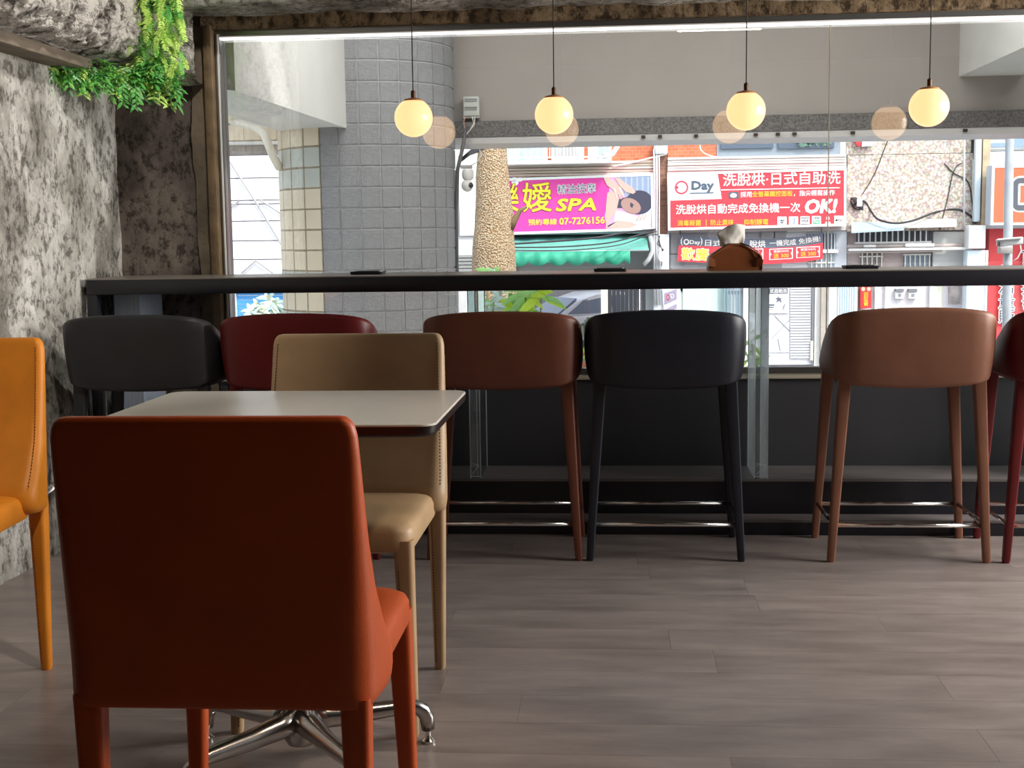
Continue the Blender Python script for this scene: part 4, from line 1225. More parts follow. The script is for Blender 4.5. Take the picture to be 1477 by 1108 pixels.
# notices on the door
S = Sign('door_notice', 'small white notices with dark signs on the white shop door', 'sign', (1103, 414), (1138, 413.5), (1103, 452), FY + .06, .02, M('white_notice', rgb(232, 234, 240), .6))
S.poly('notice_header', [(1104, 416), (1136, 415.5), (1136, 423.5), (1104, 424)], INK_B, .004)
S.text('日式自助洗', (1105, 420), (1135, 419.6), 6, INK_W, .008, .01)
S.poly('notice_print', [(1118, 429), (1121, 433), (1119, 437), (1124, 434), (1128, 437), (1126, 432), (1128, 430), (1124, 430), (1123, 427), (1121, 430)], INK_B, .004)
S.poly('notice_print', [(1107, 439), (1117, 439), (1117, 441), (1107, 441)], INK_B, .004); S.poly('notice_print', [(1108, 442.5), (1116, 442.5), (1116, 444), (1108, 444)], INK_B, .004); S.poly('notice_print', [(1107, 446), (1117, 446), (1117, 447), (1107, 447)], M('print_tan', rgb(190, 170, 140), .6), .004)
S.text('f', (1129, 443), (1133, 443), 9, INK_B, .006, 0, .25)
S = Sign('wall_notice', 'white notice board with slanted red and blue prints, left of the pale green door', 'sign', (955, 414), (981, 412), (955, 452), FY - .12, .03, M('white_notice', rgb(232, 234, 240), .6))
S.poly('notice_print', [(958, 423), (976, 417), (976, 432), (958, 440)], M('print_mauve', rgb(160, 150, 174), .6), .004)
S.disc('notice_ring', (963.5, 429), 2.4, 4.6, M('print_red', rgb(196, 70, 84), .6), .008, .6)
S.text('D', (967.5, 427.5), (972, 426), 6, INK_W, .008, .02)
S.poly('notice_print', [(958, 447), (976, 438), (976, 445), (958, 452)], M('print_mauve', rgb(160, 150, 174), .6), .004)

# red laundry sign
S = Sign('laundry_sign', 'wide red sign with white and yellow writing and a round logo', 'sign', (962.5, 249.5), (1221, 242), (963.5, 332.5), FY - .15, .18, RED, METALW)
S.poly('logo_panel', [(965, 251), (1035, 249.5), (1041, 287), (966, 289.5)], PALEB, .003)
S.disc('logo_ring', (983, 270.5), 9.6, 9.6, M('logo_red', rgb(204, 70, 88), .6), .008, .76)
S.disc('logo_dot', (976.8, 270.5), 1.8, 2.0, MATS['logo_red'], .008)
S.text('Day', (998, 269.5), (1029, 269), 15, INK_B, .008, .07)
S.poly('logo_stroke', [(993, 279.6), (996, 278.2), (1028, 277.2), (1029, 276), (1029, 278.4), (1027, 279)], INK_B, .008)
S.text('洗脫烘·日式自助洗', (1043, 259.5), (1212, 256), 17.5, INK_W, .006, .018)
S.poly('white_rule', [(1040, 273.4), (1211, 270.2), (1211, 271.4), (1040, 274.6)], INK_W, .004)
S.poly('hand_icon', [(1051, 277), (1065, 276.5), (1066, 286), (1051, 286.5)], INK_B, .004); S.disc('hand_icon', (1058, 282), 4.5, 3.2, INK_W, .008)
S.text('採用', (1068, 280.8), (1084, 280.4), 8, INK_W, .006, .012)
S.text('全螢幕觸控面板', (1085, 280.3), (1143, 279), 8, INK_YO, .006, .014)
S.text('，指尖輕鬆操作', (1145, 279), (1204, 277.8), 8, INK_W, .006, .012)
S.text('洗脫烘自動完成免換機一次', (975, 302.5), (1154, 299), 13.5, INK_W, .006, .016)
S.text('OK!', (1161, 298), (1207, 297), 18, INK_W, .006, .085, .18)
S.text('消毒殺菌', (977, 322), (1011, 321.4), 8, INK_YO, .006, .016)
S.poly('yellow_rule', [(1018, 317), (1019, 317), (1019, 326), (1018, 326)], INK_YO, .004)
S.text('防止異味', (1025, 321.2), (1058, 320.6), 8, INK_YO, .006, .016)
S.text('抑制靜電', (1073, 320.6), (1108, 320), 8, INK_YO, .006, .016)
for k, x in enumerate((1128, 1144.5, 1161, 1177.5, 1194, 1210)):
    y = 319.2 - .3 * k
    if k != 4:
        S.poly('payment_icon', [(x - 6.6, y - 6), (x - 6, y - 6.6), (x + 6, y - 6.6), (x + 6.6, y - 6), (x + 6.6, y + 6), (x + 6, y + 6.6), (x - 6, y + 6.6), (x - 6.6, y + 6)], INK_W, .003)
    if k == 0:
        for q in ((-4, 0, 0, -3, 1, 0), (0, 0, 4, -4, 3, 0), (0, 0, 4, 4, 0, 2), (-3, 1, 0, 4, 0, 1)):
            S.poly('icon_print', [(x + q[0], y + q[1]), (x + q[2], y + q[3]), (x + q[4], y + q[5])], INK_B, .007)
    if k == 1:
        S.text('J', (x - 2, y), (x + 2, y), 9, M('print_blue', rgb(120, 150, 210), .6), .007)
    if k == 2:
        S.poly('icon_print', [(x - 6, y - 5), (x + 6, y - 5), (x + 6, y - 3.8), (x - 6, y - 3.8)], INK_B, .007); S.poly('icon_print', [(x - 6, y + 4), (x + 6, y + 4), (x + 6, y + 5.2), (x - 6, y + 5.2)], INK_B, .007)
        S.text('VISA', (x - 5.4, y), (x + 5.4, y - .2), 4, INK_B, .007, .03)
    if k == 3:
        S.text('LINE', (x - 5, y - 3.8), (x + 5, y - 4), 3.4, INK_B, .007, .03)
        S.poly('icon_print', [(x - 5, y - .5), (x + 5, y - .7), (x + 5, y + 5), (x - 5, y + 5.2)], M('print_green', rgb(90, 190, 140), .6), .007); S.text('Pay', (x - 3.6, y + 2.3), (x + 3.6, y + 2.1), 3.6, INK_W, .012, .02)
    if k == 4:
        PR = M('print_rose', rgb(250, 190, 190), .6)
        S.disc('icon_print', (x, y - 3), 2.6, 3, PR, .004); S.poly('icon_print', [(x - 4.6, y + 5), (x - 3, y + 1.4), (x + 3, y + 1.4), (x + 4.6, y + 5)], PR, .004)
    if k == 5:
        S.disc('icon_print', (x - 3.6, y), 1.4, 1.6, INK_K, .007); S.text('Pay', (x - 1.4, y + .2), (x + 5, y), 3.8, INK_K, .007, .01)

# banner under the red sign
S = Sign('shop_banner', 'slate and red cloth banner with coupons, hanging slanted below the red sign', 'banner', (979, 341), (1187, 335.5), (978, 380), FY + .06, .02)
for px, py in ((981, 338), (1185, 335)):
    MB().tube([Vector((S.L(px, py)[0], 0, S.L(px, py)[1])), Vector((S.L(px, py - 6)[0], 0, S.L(px, py - 6)[1]))], .008, 5).build('tie_cord', CORD, S.o, local=True)
def strip(sg, name, top, bot, mat, y, n=24):
    P = [sg.L(*p) for p in top]; Q = [sg.L(*p) for p in bot]; vs = []
    for i in range(n + 1):
        u = i / n * (len(P) - 1); k = min(int(u), len(P) - 2); f = u - k
        a = (P[k][0] * (1 - f) + P[k + 1][0] * f, P[k][1] * (1 - f) + P[k + 1][1] * f); c = (Q[k][0] * (1 - f) + Q[k + 1][0] * f, Q[k][1] * (1 - f) + Q[k + 1][1] * f)
        vs += [(a[0], -y, a[1]), (c[0], -y, c[1]), (a[0], -y + .012, a[1]), (c[0], -y + .012, c[1])]
    fs = []
    for i in range(n):
        A, B = i * 4, i * 4 + 4
        fs += [(A, A + 1, B + 1, B), (A + 2, B + 2, B + 3, A + 3), (A, B, B + 2, A + 2), (A + 1, A + 3, B + 3, B + 1)]
    return MB().add(vs, fs).build(name, mat, sg.o, local=True)
strip(S, 'slate_cloth', [(980, 338), (1040, 343), (1110, 345), (1160, 341), (1187, 335)], [(979, 355), (1040, 356), (1110, 358), (1160, 355), (1187, 351)], M('slate_cloth', rgb(98, 108, 124), .7), .002)
strip(S, 'red_cloth', [(979, 354), (1040, 356), (1110, 358), (1160, 355), (1187, 350)], [(977, 377), (1040, 380), (1110, 381), (1160, 378), (1187, 373)], RED, .004)
S.disc('logo_ring', (990, 349), 4, 4.2, INK_W, .007, .6); S.text('Day', (995, 350), (1010, 350.4), 7, INK_W, .008, .03)
for sgn, xc in ((-1, 985), (1, 1010)):
    S.poly('white_arc', [(xc, 341), (xc + sgn * 3, 346), (xc + sgn * 3, 351), (xc, 355.5), (xc + sgn * 1.6, 351), (xc + sgn * 1.6, 346)], INK_W, .008)
S.text('日式洗', (1017, 350), (1054, 351.5), 9, INK_W, .008, .012)
S.text('脫烘', (1081, 352), (1104, 351.8), 10, INK_W, .008, .012)
S.text('一機完成', (1110, 351), (1148, 349), 8.5, INK_W, .008, .012)
S.text('免換機!', (1152, 348.5), (1183, 344), 8, INK_W, .008, .012)
S.text('歡慶', (983, 366), (1022, 367.5), 17, INK_YO, .012, .02, 0, .003, INK_W, .05)
for x, dy in ((1084, 0), (1126.5, -.8), (1165.5, -3.4)):
    S.poly('coupon_frame', [(x - 17, 360 + dy), (x + 17, 358.4 + dy), (x + 17, 374 + dy), (x - 17, 375.8 + dy)], INK_W, .006)
    S.poly('coupon_field', [(x - 15.6, 361 + dy), (x + 15.6, 359.6 + dy), (x + 15.6, 364 + dy), (x + 13.6, 366 + dy), (x + 15.6, 369 + dy), (x + 15.6, 373 + dy), (x - 15.6, 374.8 + dy), (x - 15.6, 370 + dy), (x - 13.6, 367.6 + dy), (x - 15.6, 365 + dy)], RED, .010)
    S.text('儲值500元', (x - 11, 363.6 + dy), (x + 11, 362.6 + dy), 3.4, INK_W, .014, .01)
    S.text('送 300', (x - 11, 370 + dy), (x + 11, 368.8 + dy), 7, INK_YO, .014, .02)

# ------------------------------------------------------------------ stone-clad building
def pebble_mat():
    m, n, l, b = new_mat('pinkish_stone_chips')
    tc = n.new('ShaderNodeTexCoord')
    v = n.new('ShaderNodeTexVoronoi'); v.inputs['Scale'].default_value = 24; l.new(tc.outputs['Object'], v.inputs['Vector'])
    mx = n.new('ShaderNodeMix'); mx.data_type = 'RGBA'; mx.inputs['Factor'].default_value = .32; mx.inputs['A'].default_value = rgb(206, 176, 150)
    l.new(v.outputs['Color'], mx.inputs['B'])
    hs = n.new('ShaderNodeHueSaturation'); hs.inputs['Saturation'].default_value = .42; hs.inputs['Value'].default_value = 1.1
    l.new(mx.outputs['Result'], hs.inputs['Color'])
    r = n.new('ShaderNodeValToRGB'); r.color_ramp.elements[0].color = (1, 1, 1, 1); r.color_ramp.elements[0].position = .35; r.color_ramp.elements[1].color = (.66, .58, .5, 1); r.color_ramp.elements[1].position = .75
    l.new(v.outputs['Distance'], r.inputs[0])
    m2 = n.new('ShaderNodeMix'); m2.data_type = 'RGBA'; m2.blend_type = 'MULTIPLY'; m2.inputs['Factor'].default_value = 1
    l.new(hs.outputs[0], m2.inputs['A']); l.new(r.outputs[0], m2.inputs['B']); l.new(m2.outputs['Result'], b.inputs['Base Color'])
    b.inputs['Roughness'].default_value = .9
    return m
PEB = pebble_mat()
bC = thing('stone_building', 'building clad in pinkish stone chips with barred windows below', 'building', at(1310, 520, FY))
MB().slab(1222, 222.5, 1402, 333, FY + .2, 3).build('stone_cladding', PEB, bC)
MB().slab(1222, 90, 1402, 221.8, FY + .2, 3).build('stone_cladding', PEB, bC)
MB().slab(1195, 400, 1236, 560, FY + .15, .2).build('white_shutter', M('bluish_white_shutter', rgb(228, 240, 246), .6), bC)
for k in range(8):
    MB().slab(1208 + k * 3.4, 412, 1209 + k * 3.4, 540, FY + .12, .04).build('shutter_rib', M('rib_blue', rgb(204, 222, 232), .6), bC)
MB().slab(1346, 334, 1400, 400, FY + .25, .3).build('grey_wall', M('pale_grey_render', rgb(206, 208, 208), .8), bC)
MB().slab(1222, 330, 1402, 400, FY + .4, .3).build('mauve_wall', M('mauve_render', rgb(196, 182, 180), .8, var=.08, vscale=3), bC)
w1 = MB().slab(1236, 330, 1342, 351, FY + .32, .06).build('barred_window', M('dark_opening', rgb(76, 86, 98), .5), bC)
for k in range(13):
    MB().slab(1238 + k * 8.1, 332, 1239.8 + k * 8.1, 350, FY + .2, .04).build('window_bar', WHITE, w1)
MB().slab(1234, 348.5, 1344, 351.5, FY + .12, .12).build('window_ledge', WHITE, bC)
cn = [at(*q) for q in ((1228, 320, FY + .15), (1300, 322, FY + .15), (1304, 330, FY - .5), (1228, 334, FY - .5))]
o = MB().add(cn + [p + Vector((0, 0, -.03)) for p in cn], [(0, 1, 2, 3), (7, 6, 5, 4), (3, 2, 6, 7), (0, 3, 7, 4), (1, 0, 4, 5), (2, 1, 5, 6)]).build('window_canopy', M('blue_grey_canopy', rgb(172, 190, 202), .6, var=.06, vscale=3), bC)
cn = [at(*q) for q in ((1304, 317, FY + .15), (1380, 315, FY + .15), (1380, 325, FY - .3), (1296, 327, FY - .3))]
MB().add(cn + [p + Vector((0, 0, -.03)) for p in cn], [(0, 1, 2, 3), (7, 6, 5, 4), (3, 2, 6, 7), (0, 3, 7, 4), (1, 0, 4, 5), (2, 1, 5, 6)]).build('window_canopy', M('pale_canopy', rgb(204, 202, 196), .6), bC)
for x0, y0, x1, y1, d, mt in ((1222, 352, 1396, 357, .3, M('mauve_pipe', rgb(184, 172, 168), .5)), (1224, 357.5, 1400, 361.5, .42, WHITE), (1222, 362, 1360, 364.5, .36, MATS['mauve_pipe'])):
    MB().slab(x0, y0, x1, y1, FY - d + .3, .12).build('conduit', mt, bC, bevel=.02)
for x0, y0, x1, y1 in ((1246, 353, 1264, 357), (1306, 351, 1348, 356)):
    MB().slab(x0, y0, x1, y1, FY - .1, .1).build('conduit_wrap', WHITE, bC, bevel=.02)
w2 = MB().slab(1242, 364, 1272, 400, FY + .34, .06).build('barred_window', M('brown_opening', rgb(150, 140, 136), .5), bC)
for k in range(5):
    MB().slab(1243 + k * 7, 364, 1244.6 + k * 7, 400, FY + .3, .03).build('window_bar', WHITE, w2)
MB().slab(1240, 369, 1274, 371, FY + .29, .03).build('window_bar', WHITE, w2)
w3 = MB().slab(1304, 367, 1342, 400, FY + .34, .06).build('barred_window', M('blue_opening', rgb(140, 156, 170), .5), bC)
for k in range(6):
    MB().slab(1305 + k * 7, 367, 1306.6 + k * 7, 400, FY + .3, .03).build('window_bar', WHITE, w3)
MB().slab(1303, 366, 1343, 368.4, FY + .29, .05).build('window_bar', WHITE, w3)
MB().slab(1238, 400, 1400, 560, FY + .3, .3).build('shop_wall', M('pale_shop_wall', rgb(216, 214, 220), .7, var=.04, vscale=3), bC)
for x0, x1, mt in ((1236, 1240, M('brown_jamb_far', rgb(120, 96, 90), .6)), (1261, 1263.5, WHITE), (1276, 1279, WHITE), (1340, 1343, WHITE), (1387, 1391, WHITE)):
    MB().slab(x0, 400, x1, 560, FY + .22, .08).build('wall_post', mt, bC)
MB().slab(1343, 400, 1358, 560, FY + .27, .05).build('cream_panel', M('cream_panel', rgb(218, 222, 206), .6), bC)
MB().slab(1369, 412, 1384, 437, FY + .25, .05).build('photo_panel', M('mosaic_notice', rgb(186, 178, 174), .6, var=.4, vscale=7), bC)
MB().tube([at(1391, 150, FY - .05), at(1390.5, 332, FY - .05)], .018, 8).build('thin_pipe', M('pvc_grey', rgb(206, 206, 210), .4), bC, smooth=True)
for px in (1292, 1311):
    mtr = thing('power_meter', 'white power meter on the shop wall below the barred windows, %s' % ('left of the pair' if px == 1292 else 'right of the pair'), 'meter', at(px + 6, 425, FY + .2))
    MB().slab(px, 421, px + 12, 431, FY + .2, .1).build('meter_case', WHITE, mtr, bevel=.01)
    MB().slab(px, 417, px + 12, 421, FY + .17, .13).build('meter_hood', M('meter_hood', rgb(120, 126, 132), .5), mtr)
    MB().slab(px + 4, 424, px + 8, 428, FY + .185, .014).build('meter_window', M('meter_grey', rgb(130, 140, 150), .3), mtr)
S = Sign('red_poster', 'narrow red poster with gold characters on the shop front, left of the power meters', 'poster', (1241, 413), (1257, 412.6), (1241, 445), FY + .15, .03, M('poster_red', rgb(206, 56, 56), .6))
S.disc('poster_print', (1245, 417), 2.6, 3, M('poster_pale', rgb(236, 190, 170), .6), .006); S.disc('poster_print', (1253, 417), 2.6, 3, MATS['poster_pale'], .006)
for k, ch in enumerate('招財進寶'):
    S.text(ch, (1245.5, 424 + k * 5), (1252, 423.8 + k * 5), 5, INK_YO, .008, .02)
S = Sign('round_sign', 'small red and white round-cornered sign high on the stone-clad building', 'sign', (1231, 190), (1264, 189), (1231, 211), FY + .19, .02)
S.poly('red_half', [(1231, 194), (1233, 192), (1241, 192), (1241, 211), (1235, 211), (1231, 204)], M('sign_red', rgb(206, 60, 70), .5), .003, .12)
S.poly('white_half', [(1241.5, 192), (1264, 192), (1263, 202), (1256, 211), (1241.5, 212)], M('sign_white', rgb(236, 244, 250), .5), .0, .14)
S.disc('ring_print', (1236.2, 199), 2.4, 3.4, INK_W, .13, .55)
tag(MB().slab(1407, 150, 1416, 320, FY - .05, .15).build('downpipe', M('pale_blue_pipe', rgb(218, 234, 242), .5), bevel=.03), 'pale blue square downpipe at the edge of the stone-clad wall', 'pipe')
bp_ = tag(MB().slab(1417.5, 150, 1428, 325, FY - .02, .3).build('cable_bundle_post', M('tan_post', rgb(196, 176, 146), .8, var=.25, vscale=4)), 'tan timber strip with cables beside the pale blue downpipe', 'post')

# ------------------------------------------------------------------ orange sign building
bD = thing('corner_building', 'white building with the orange sign and a red painted ground floor', 'building', at(1500, 520, FY))
MB().slab(1421, 60, 1640, 216, FY + .15, 3).build('upper_wall', OFFWHITE, bD)
wD = MB().slab(1424, 190, 1660, 213, FY + .08, .1).build('window', WHITE, bD)
for x0, x1, y0, y1 in ((1427, 1453, 190, 200), (1427, 1453, 206, 212), (1461, 1500, 190, 212)):
    MB().slab(x0, y0, x1, y1, FY + .05, .04).build('pane', M('blue_grey_pane', rgb(140, 164, 186), .2), wD)
MB().slab(1424, 217, 1640, 328, FY + .05, 1).build('sign_backing', M('white_cladding', rgb(236, 242, 248), .5), bD)
MB().slab(1424, 329, 1640, 560, FY + .1, 3).build('red_wall', M('red_wall', rgb(216, 76, 80), .7, var=.06, vscale=2), bD)
S = Sign('orange_sign', 'orange sign with a dark rounded letter outlined in white, cut by the view edge', 'sign', (1431, 238.5), (1600, 236), (1431, 325), FY - .5, .35, M('sign_side_grey', rgb(196, 206, 218), .55), METALW)
S.poly('sign_face', [(1433, 240), (1599, 238), (1599, 324), (1433, 324)], M('orange_vinyl', rgb(246, 112, 78), .55), .001, .002)
def rring(sg, name, c, rx, ry, k, hole, mat, y):
    s = sg.Y / F_PX; cx, cz = sg.L(*c); O = rrect(rx * s, ry * s, k * s, 6); I = rrect(rx * s - hole * s, ry * s - hole * s, max(k - hole, 1) * s, 6); n = len(O)
    vs = []
    for (a, b_), (c_, d) in zip(O, I):
        vs += [(cx + a, -y - .004, cz + b_), (cx + c_, -y - .004, cz + d), (cx + a, -y, cz + b_), (cx + c_, -y, cz + d)]
    fs = []
    for i in range(n):
        A, B = i * 4, ((i + 1) % n) * 4
        fs += [(A, B, B + 1, A + 1), (A, A + 2, B + 2, B), (A + 1, B + 1, B + 3, A + 3)]
    return MB().add(vs, fs).build(name, mat, sg.o, local=True)
rring(S, 'letter_outline', (1482, 280), 23, 25, 12, 13, INK_W, .004)
rring(S, 'letter', (1482, 280), 20.6, 22.6, 10, 7.6, M('dark_letter', rgb(92, 96, 106), .6), .012)
mb2 = thing('meter_cabinet', 'white metal meter box on the wall between the barred windows and the red wall', 'cabinet', at(1408, 358, FY - .3))
MB().slab(1396.5, 325, 1422, 359, FY - .3, .3).build('cabinet_body', WHITE, mb2, bevel=.02)
MB().slab(1398, 326.5, 1420.5, 357.5, FY - .32, .02).build('cabinet_door', M('bluish_white_metal', rgb(232, 240, 246), .5), mb2)
mb3 = thing('tall_cabinet', 'tall pale blue cabinet below the white meter box, beside the red wall', 'cabinet', at(1408, 470, FY - .2))
MB().slab(1393, 361, 1420, 560, FY - .2, .3).build('cabinet_body', M('pale_blue_cabinet', rgb(222, 238, 248), .6), mb3, bevel=.02)
MB().slab(1420, 361, 1423, 560, FY - .22, .3).build('cabinet_edge', WHITE, mb3)
S = Sign('vertical_lettering', 'column of dark characters outlined in white on the red wall, behind the grey pole', 'sign', (1438, 376), (1470, 375.6), (1438, 470), FY + .04, .02)
for k, ch in enumerate('生活量販'):
    y = 402 + k * 21.5 - 10
    S.text(ch, (1440.5, y), (1463, y - .3), 19, INK_B, .010, .012, 0, .003, INK_W, .07)
S = Sign('vertical_lettering', 'second column of dark characters on the red wall, at the right edge of the view', 'sign', (1472, 360), (1500, 359.6), (1472, 470), FY + .04, .02)
for k, ch in enumerate('百貨批發'):
    y = 394 + k * 21.5 - 22
    S.text(ch, (1473.5, y), (1496, y - .3), 19, INK_B, .010, .012, 0, .003, INK_W, .07)

# grey pole with the camera
POLE = M('galvanised_pole', rgb(196, 204, 210), .45, var=.12, vscale=7)
tag(MB().tube([at(1457.5, 60, 14), at(1456.5, 190, 14), at(1454.5, 300, 14), at(1452, 470, 14), at(1451, 600, 14)], [.042, .043, .046, .046, .046], 16).build('street_pole', POLE, smooth=True), 'grey metal street pole in front of the orange sign and red wall', 'pole')
cc = thing('security_camera', 'white security camera on a bracket on the grey street pole', 'camera', at(1456, 352, 13.8))
A_, B_ = at(1439, 350, 13.75), at(1474, 347, 13.65)
R0 = []
for p, k in ((A_, .9), (A_.lerp(B_, .04), 1.0), (A_.lerp(B_, .96), 1.0), (B_, .9)):
    R0.append([p + Vector((0, y_, z_)) for y_, z_ in rrect(.052 * k, .038 * k, .014, 3)])
MB().loft(R0).build('camera_body', LW, cc, smooth='angle')
MB().add([at(1436, 346, 13.68), at(1472, 343, 13.58), at(1476, 346, 13.72), at(1440, 350, 13.8), at(1436, 346.8, 13.68), at(1472, 343.8, 13.58), at(1476, 346.8, 13.72), at(1440, 350.8, 13.8)], [(0, 1, 2, 3), (7, 6, 5, 4), (0, 4, 5, 1), (1, 5, 6, 2), (2, 6, 7, 3), (3, 7, 4, 0)]).build('sun_shield', LW, cc)
p = at(1441, 352, 13.70); MB().box(p.x - .012, p.x, p.y - .03, p.y + .03, p.z - .025, p.z + .02).build('camera_lens', M('lamp_lens', rgb(60, 60, 66), .2), cc)
MB().slab(1443, 356, 1461, 366, 13.88, .12).build('mount', M('grey_bracket', rgb(180, 176, 174), .5), cc, bevel=.006)
MB().tube([at(x, y, 13.8) for x, y in ((1472, 354), (1473, 362), (1468, 372), (1462, 376))], .006, 6).build('lead', WHITE, cc, smooth=True)

# ------------------------------------------------------------------ cables along the street
def cable(label, pts, r=.012, mat=None):
    q = [at(*p) for p in pts]; out = []
    for i in range(len(q) - 1):
        p0 = q[max(i - 1, 0)]; p1 = q[i]; p2 = q[i + 1]; p3 = q[min(i + 2, len(q) - 1)]
        for k in range(5):
            t = k / 5; out.append(.5 * ((2 * p1) + (p2 - p0) * t + (2 * p0 - 5 * p1 + 4 * p2 - p3) * t * t + (3 * p1 - p0 - 3 * p2 + p3) * t ** 3))
    out.append(q[-1])
    return tag(MB().tube(out, r, 6).build('cable', mat or M('black_cable', rgb(60, 58, 62), .7), smooth=True), label, 'cable', )
Yc = FY + .18
cable('black cable sagging across the stone-clad wall from the red sign to the meter box', [(1232, 296, Yc), (1246, 290, Yc), (1256, 304, Yc), (1266, 316, Yc - .4), (1290, 322, Yc - .75), (1318, 318, Yc - .5), (1350, 306, Yc), (1380, 302, Yc), (1398, 310, Yc), (1408, 322, Yc)], .02)
cable('thin cable slanting up the left part of the stone-clad wall', [(1244, 280, Yc), (1262, 250, Yc), (1276, 214, Yc), (1284, 195, Yc)], .009)
cable('thin cable slanting over the right part of the stone-clad wall', [(1355, 332, Yc), (1366, 290, Yc), (1376, 246, Yc), (1388, 235, Yc)], .009)
cable('looping cable beside the wires at the upper right of the stone-clad wall', [(1362, 236, Yc), (1376, 250, Yc), (1396, 262, Yc), (1402, 290, Yc), (1404, 322, Yc)], .012)
cable('black cable running down the tan timber strip', [(1414, 225, Yc), (1416, 260, Yc), (1415, 300, Yc), (1414, 330, Yc)], .016)
cable('upper black cable drooping in front of the green awning', [(738, 352, FY - 1.6), (800, 348, FY - 1.6), (860, 343, FY - 1.6), (905, 335, FY - 1.2), (946, 331, FY - .04)], .02)
cable('middle black cable drooping in front of the green awning', [(738, 357, FY - 1.6), (810, 356, FY - 1.6), (880, 350, FY - 1.6), (925, 338, FY - 1.0), (948, 334, FY - .04)], .014)
cable('lowest thin cable drooping in front of the green awning', [(738, 361, FY - 1.6), (820, 361, FY - 1.6), (890, 354, FY - 1.6), (930, 341, FY - .9), (950, 338, FY - .06)], .010)
cable('pale cable along the top of the corrugated strip above the pink sign', [(884, 240, FY - .02), (905, 236, FY - .02), (930, 230, FY - .02), (962, 222, FY - .06)], .018, WHITE)
cable('white cable looping over the orange brick beside the slate window', [(1012, 198, FY - .1), (1010, 214, FY - .1), (1022, 224, FY - .1), (1050, 229, FY - .1)], .012, WHITE)
kn = thing('wire_knot', 'tangle of black wires with a white insulator at the right edge of the red sign', 'wires', at(1240, 292, FY + .12))
MB().slab(1236, 287, 1244, 298, FY + .06, .14).build('insulator', WHITE, kn, bevel=.02)
for k in range(5):
    pts = [at(1240 + 9 * math.cos(k + t * 1.9) - 4, 294 + 9 * math.sin(k * 1.3 + t * 2.1), FY + .16 - .02 * k) for t in [i / 9 * 3 for i in range(10)]]
    MB().tube(pts, .01, 5).build('wire', M('black_cable', rgb(60, 58, 62), .7), kn, smooth=True)

# ------------------------------------------------------------------ far left: white clad building and blue shutter
bL = thing('white_building', 'white panelled building seen left of the column, with thin diagonal bracing', 'building', at(370, 520, 20))
MB().slab(250, 100, 470, 412, 20.1, .5).build('backing', M('panel_joint', rgb(150, 152, 160), .8), bL)
pnl = M('white_panel', rgb(226, 228, 238), .5, var=.02, vscale=1)
ys = [214, 224, 257, 289, 294.5, 319, 347.5, 374.5, 412]
for a, b_ in zip(ys[:-1], ys[1:]):
    MB().slab(250, a + .7, 470, b_ - .7, 20, .1).build('panel', pnl, bL)
MB().slab(250, 100, 470, 213.4, 20, .1).build('panel', pnl, bL)
GL = M('grey_brace', rgb(160, 158, 160), .5)
for pts in (((331, 232), (372, 296), (408, 356), (430, 390)), ((376, 289), (412, 312)), ((330, 302), (345, 290)), ((348, 394), (369, 376), (394, 394))):
    MB().tube([at(x, y, 19.95) for x, y in pts], .016, 6).build('brace', GL, bL)
MB().slab(250, 412, 470, 420, 20, .3).build('lower_lintel', OFFWHITE, bL)
sh = thing('blue_shutter', 'bright blue roller shutter low at the left behind the dark red stool', 'shutter', at(380, 520, 20))
BL = M('blue_shutter_paint', rgb(70, 150, 214), .5)
for k in range(22):
    MB().slab(341, 420 + k * 6.3, 470, 425.6 + k * 6.3, 20.1, .06).build('slat', BL, sh)
MB().slab(333, 415, 341, 560, 20, .2).build('shutter_frame', WHITE, sh)

# ------------------------------------------------------------------ plants in front of the arcade
LEAFG = [M('bright_leaf', rgb(196, 232, 70), .45, var=.12, vscale=8), M('soft_leaf', rgb(150, 206, 120), .5, var=.2, vscale=8), M('pale_leaf', rgb(190, 214, 206), .5, var=.2, vscale=8), M('dark_leaf', rgb(84, 104, 88), .6, var=.3, vscale=10), M('red_leaf', rgb(206, 120, 96), .6, var=.2, vscale=8)]


def leaf(parent, p, d, ln, w, mat, curl=.3):
    d = d.normalized(); s = d.cross(Vector((0, -1, .3))).normalized() * w / 2; n_ = d.cross(s).normalized()
    st = [(0, .08), (.15, .55), (.4, 1), (.7, .8), (.9, .35), (1, .03)]
    vs = []
    for f, k in st:
        c = p + d * ln * f + Vector((0, 0, -curl * ln * f * f)); vs += [c - s * k, c + Vector((0, .0, .0)) - n_ * w * .10 * k, c + s * k]
    fs = [(i * 3 + j, i * 3 + j + 1, i * 3 + j + 4, i * 3 + j + 3) for i in range(5) for j in range(2)]
    MB().add(vs, fs).build('leaf', mat, parent, smooth=True)


def leafy(name, label, px, py, Y, stem_to, tips, seed, ln, w, mats, cat='plant'):
    r = thing(name, label, cat, at(px, 560, Y)); rn = random.Random(seed)
    b0 = at(px, 560, Y)
    for (tx, ty, n) in tips:
        t = at(tx, ty, Y + rn.uniform(-.1, .1)); mid = b0.lerp(t, .5) + Vector((rn.uniform(-.04, .04), 0, 0))
        MB().tube([b0, mid, t], [.012, .010, .006], 6).build('stem', M('plant_stem', rgb(140, 150, 110), .7), r, smooth=True)
        for k in range(n):
            a = -.5 + k * (PI + 1.0) / max(n - 1, 1); d = Vector((math.cos(a), rn.uniform(-.5, .3), math.sin(a) * .8 + rn.uniform(-.3, .3)))
            leaf(r, t - Vector((0, 0, rn.uniform(0, .05))), d, ln * rn.uniform(.75, 1.15), w * rn.uniform(.8, 1.1), rn.choice(mats), rn.uniform(.2, .7))
    return r


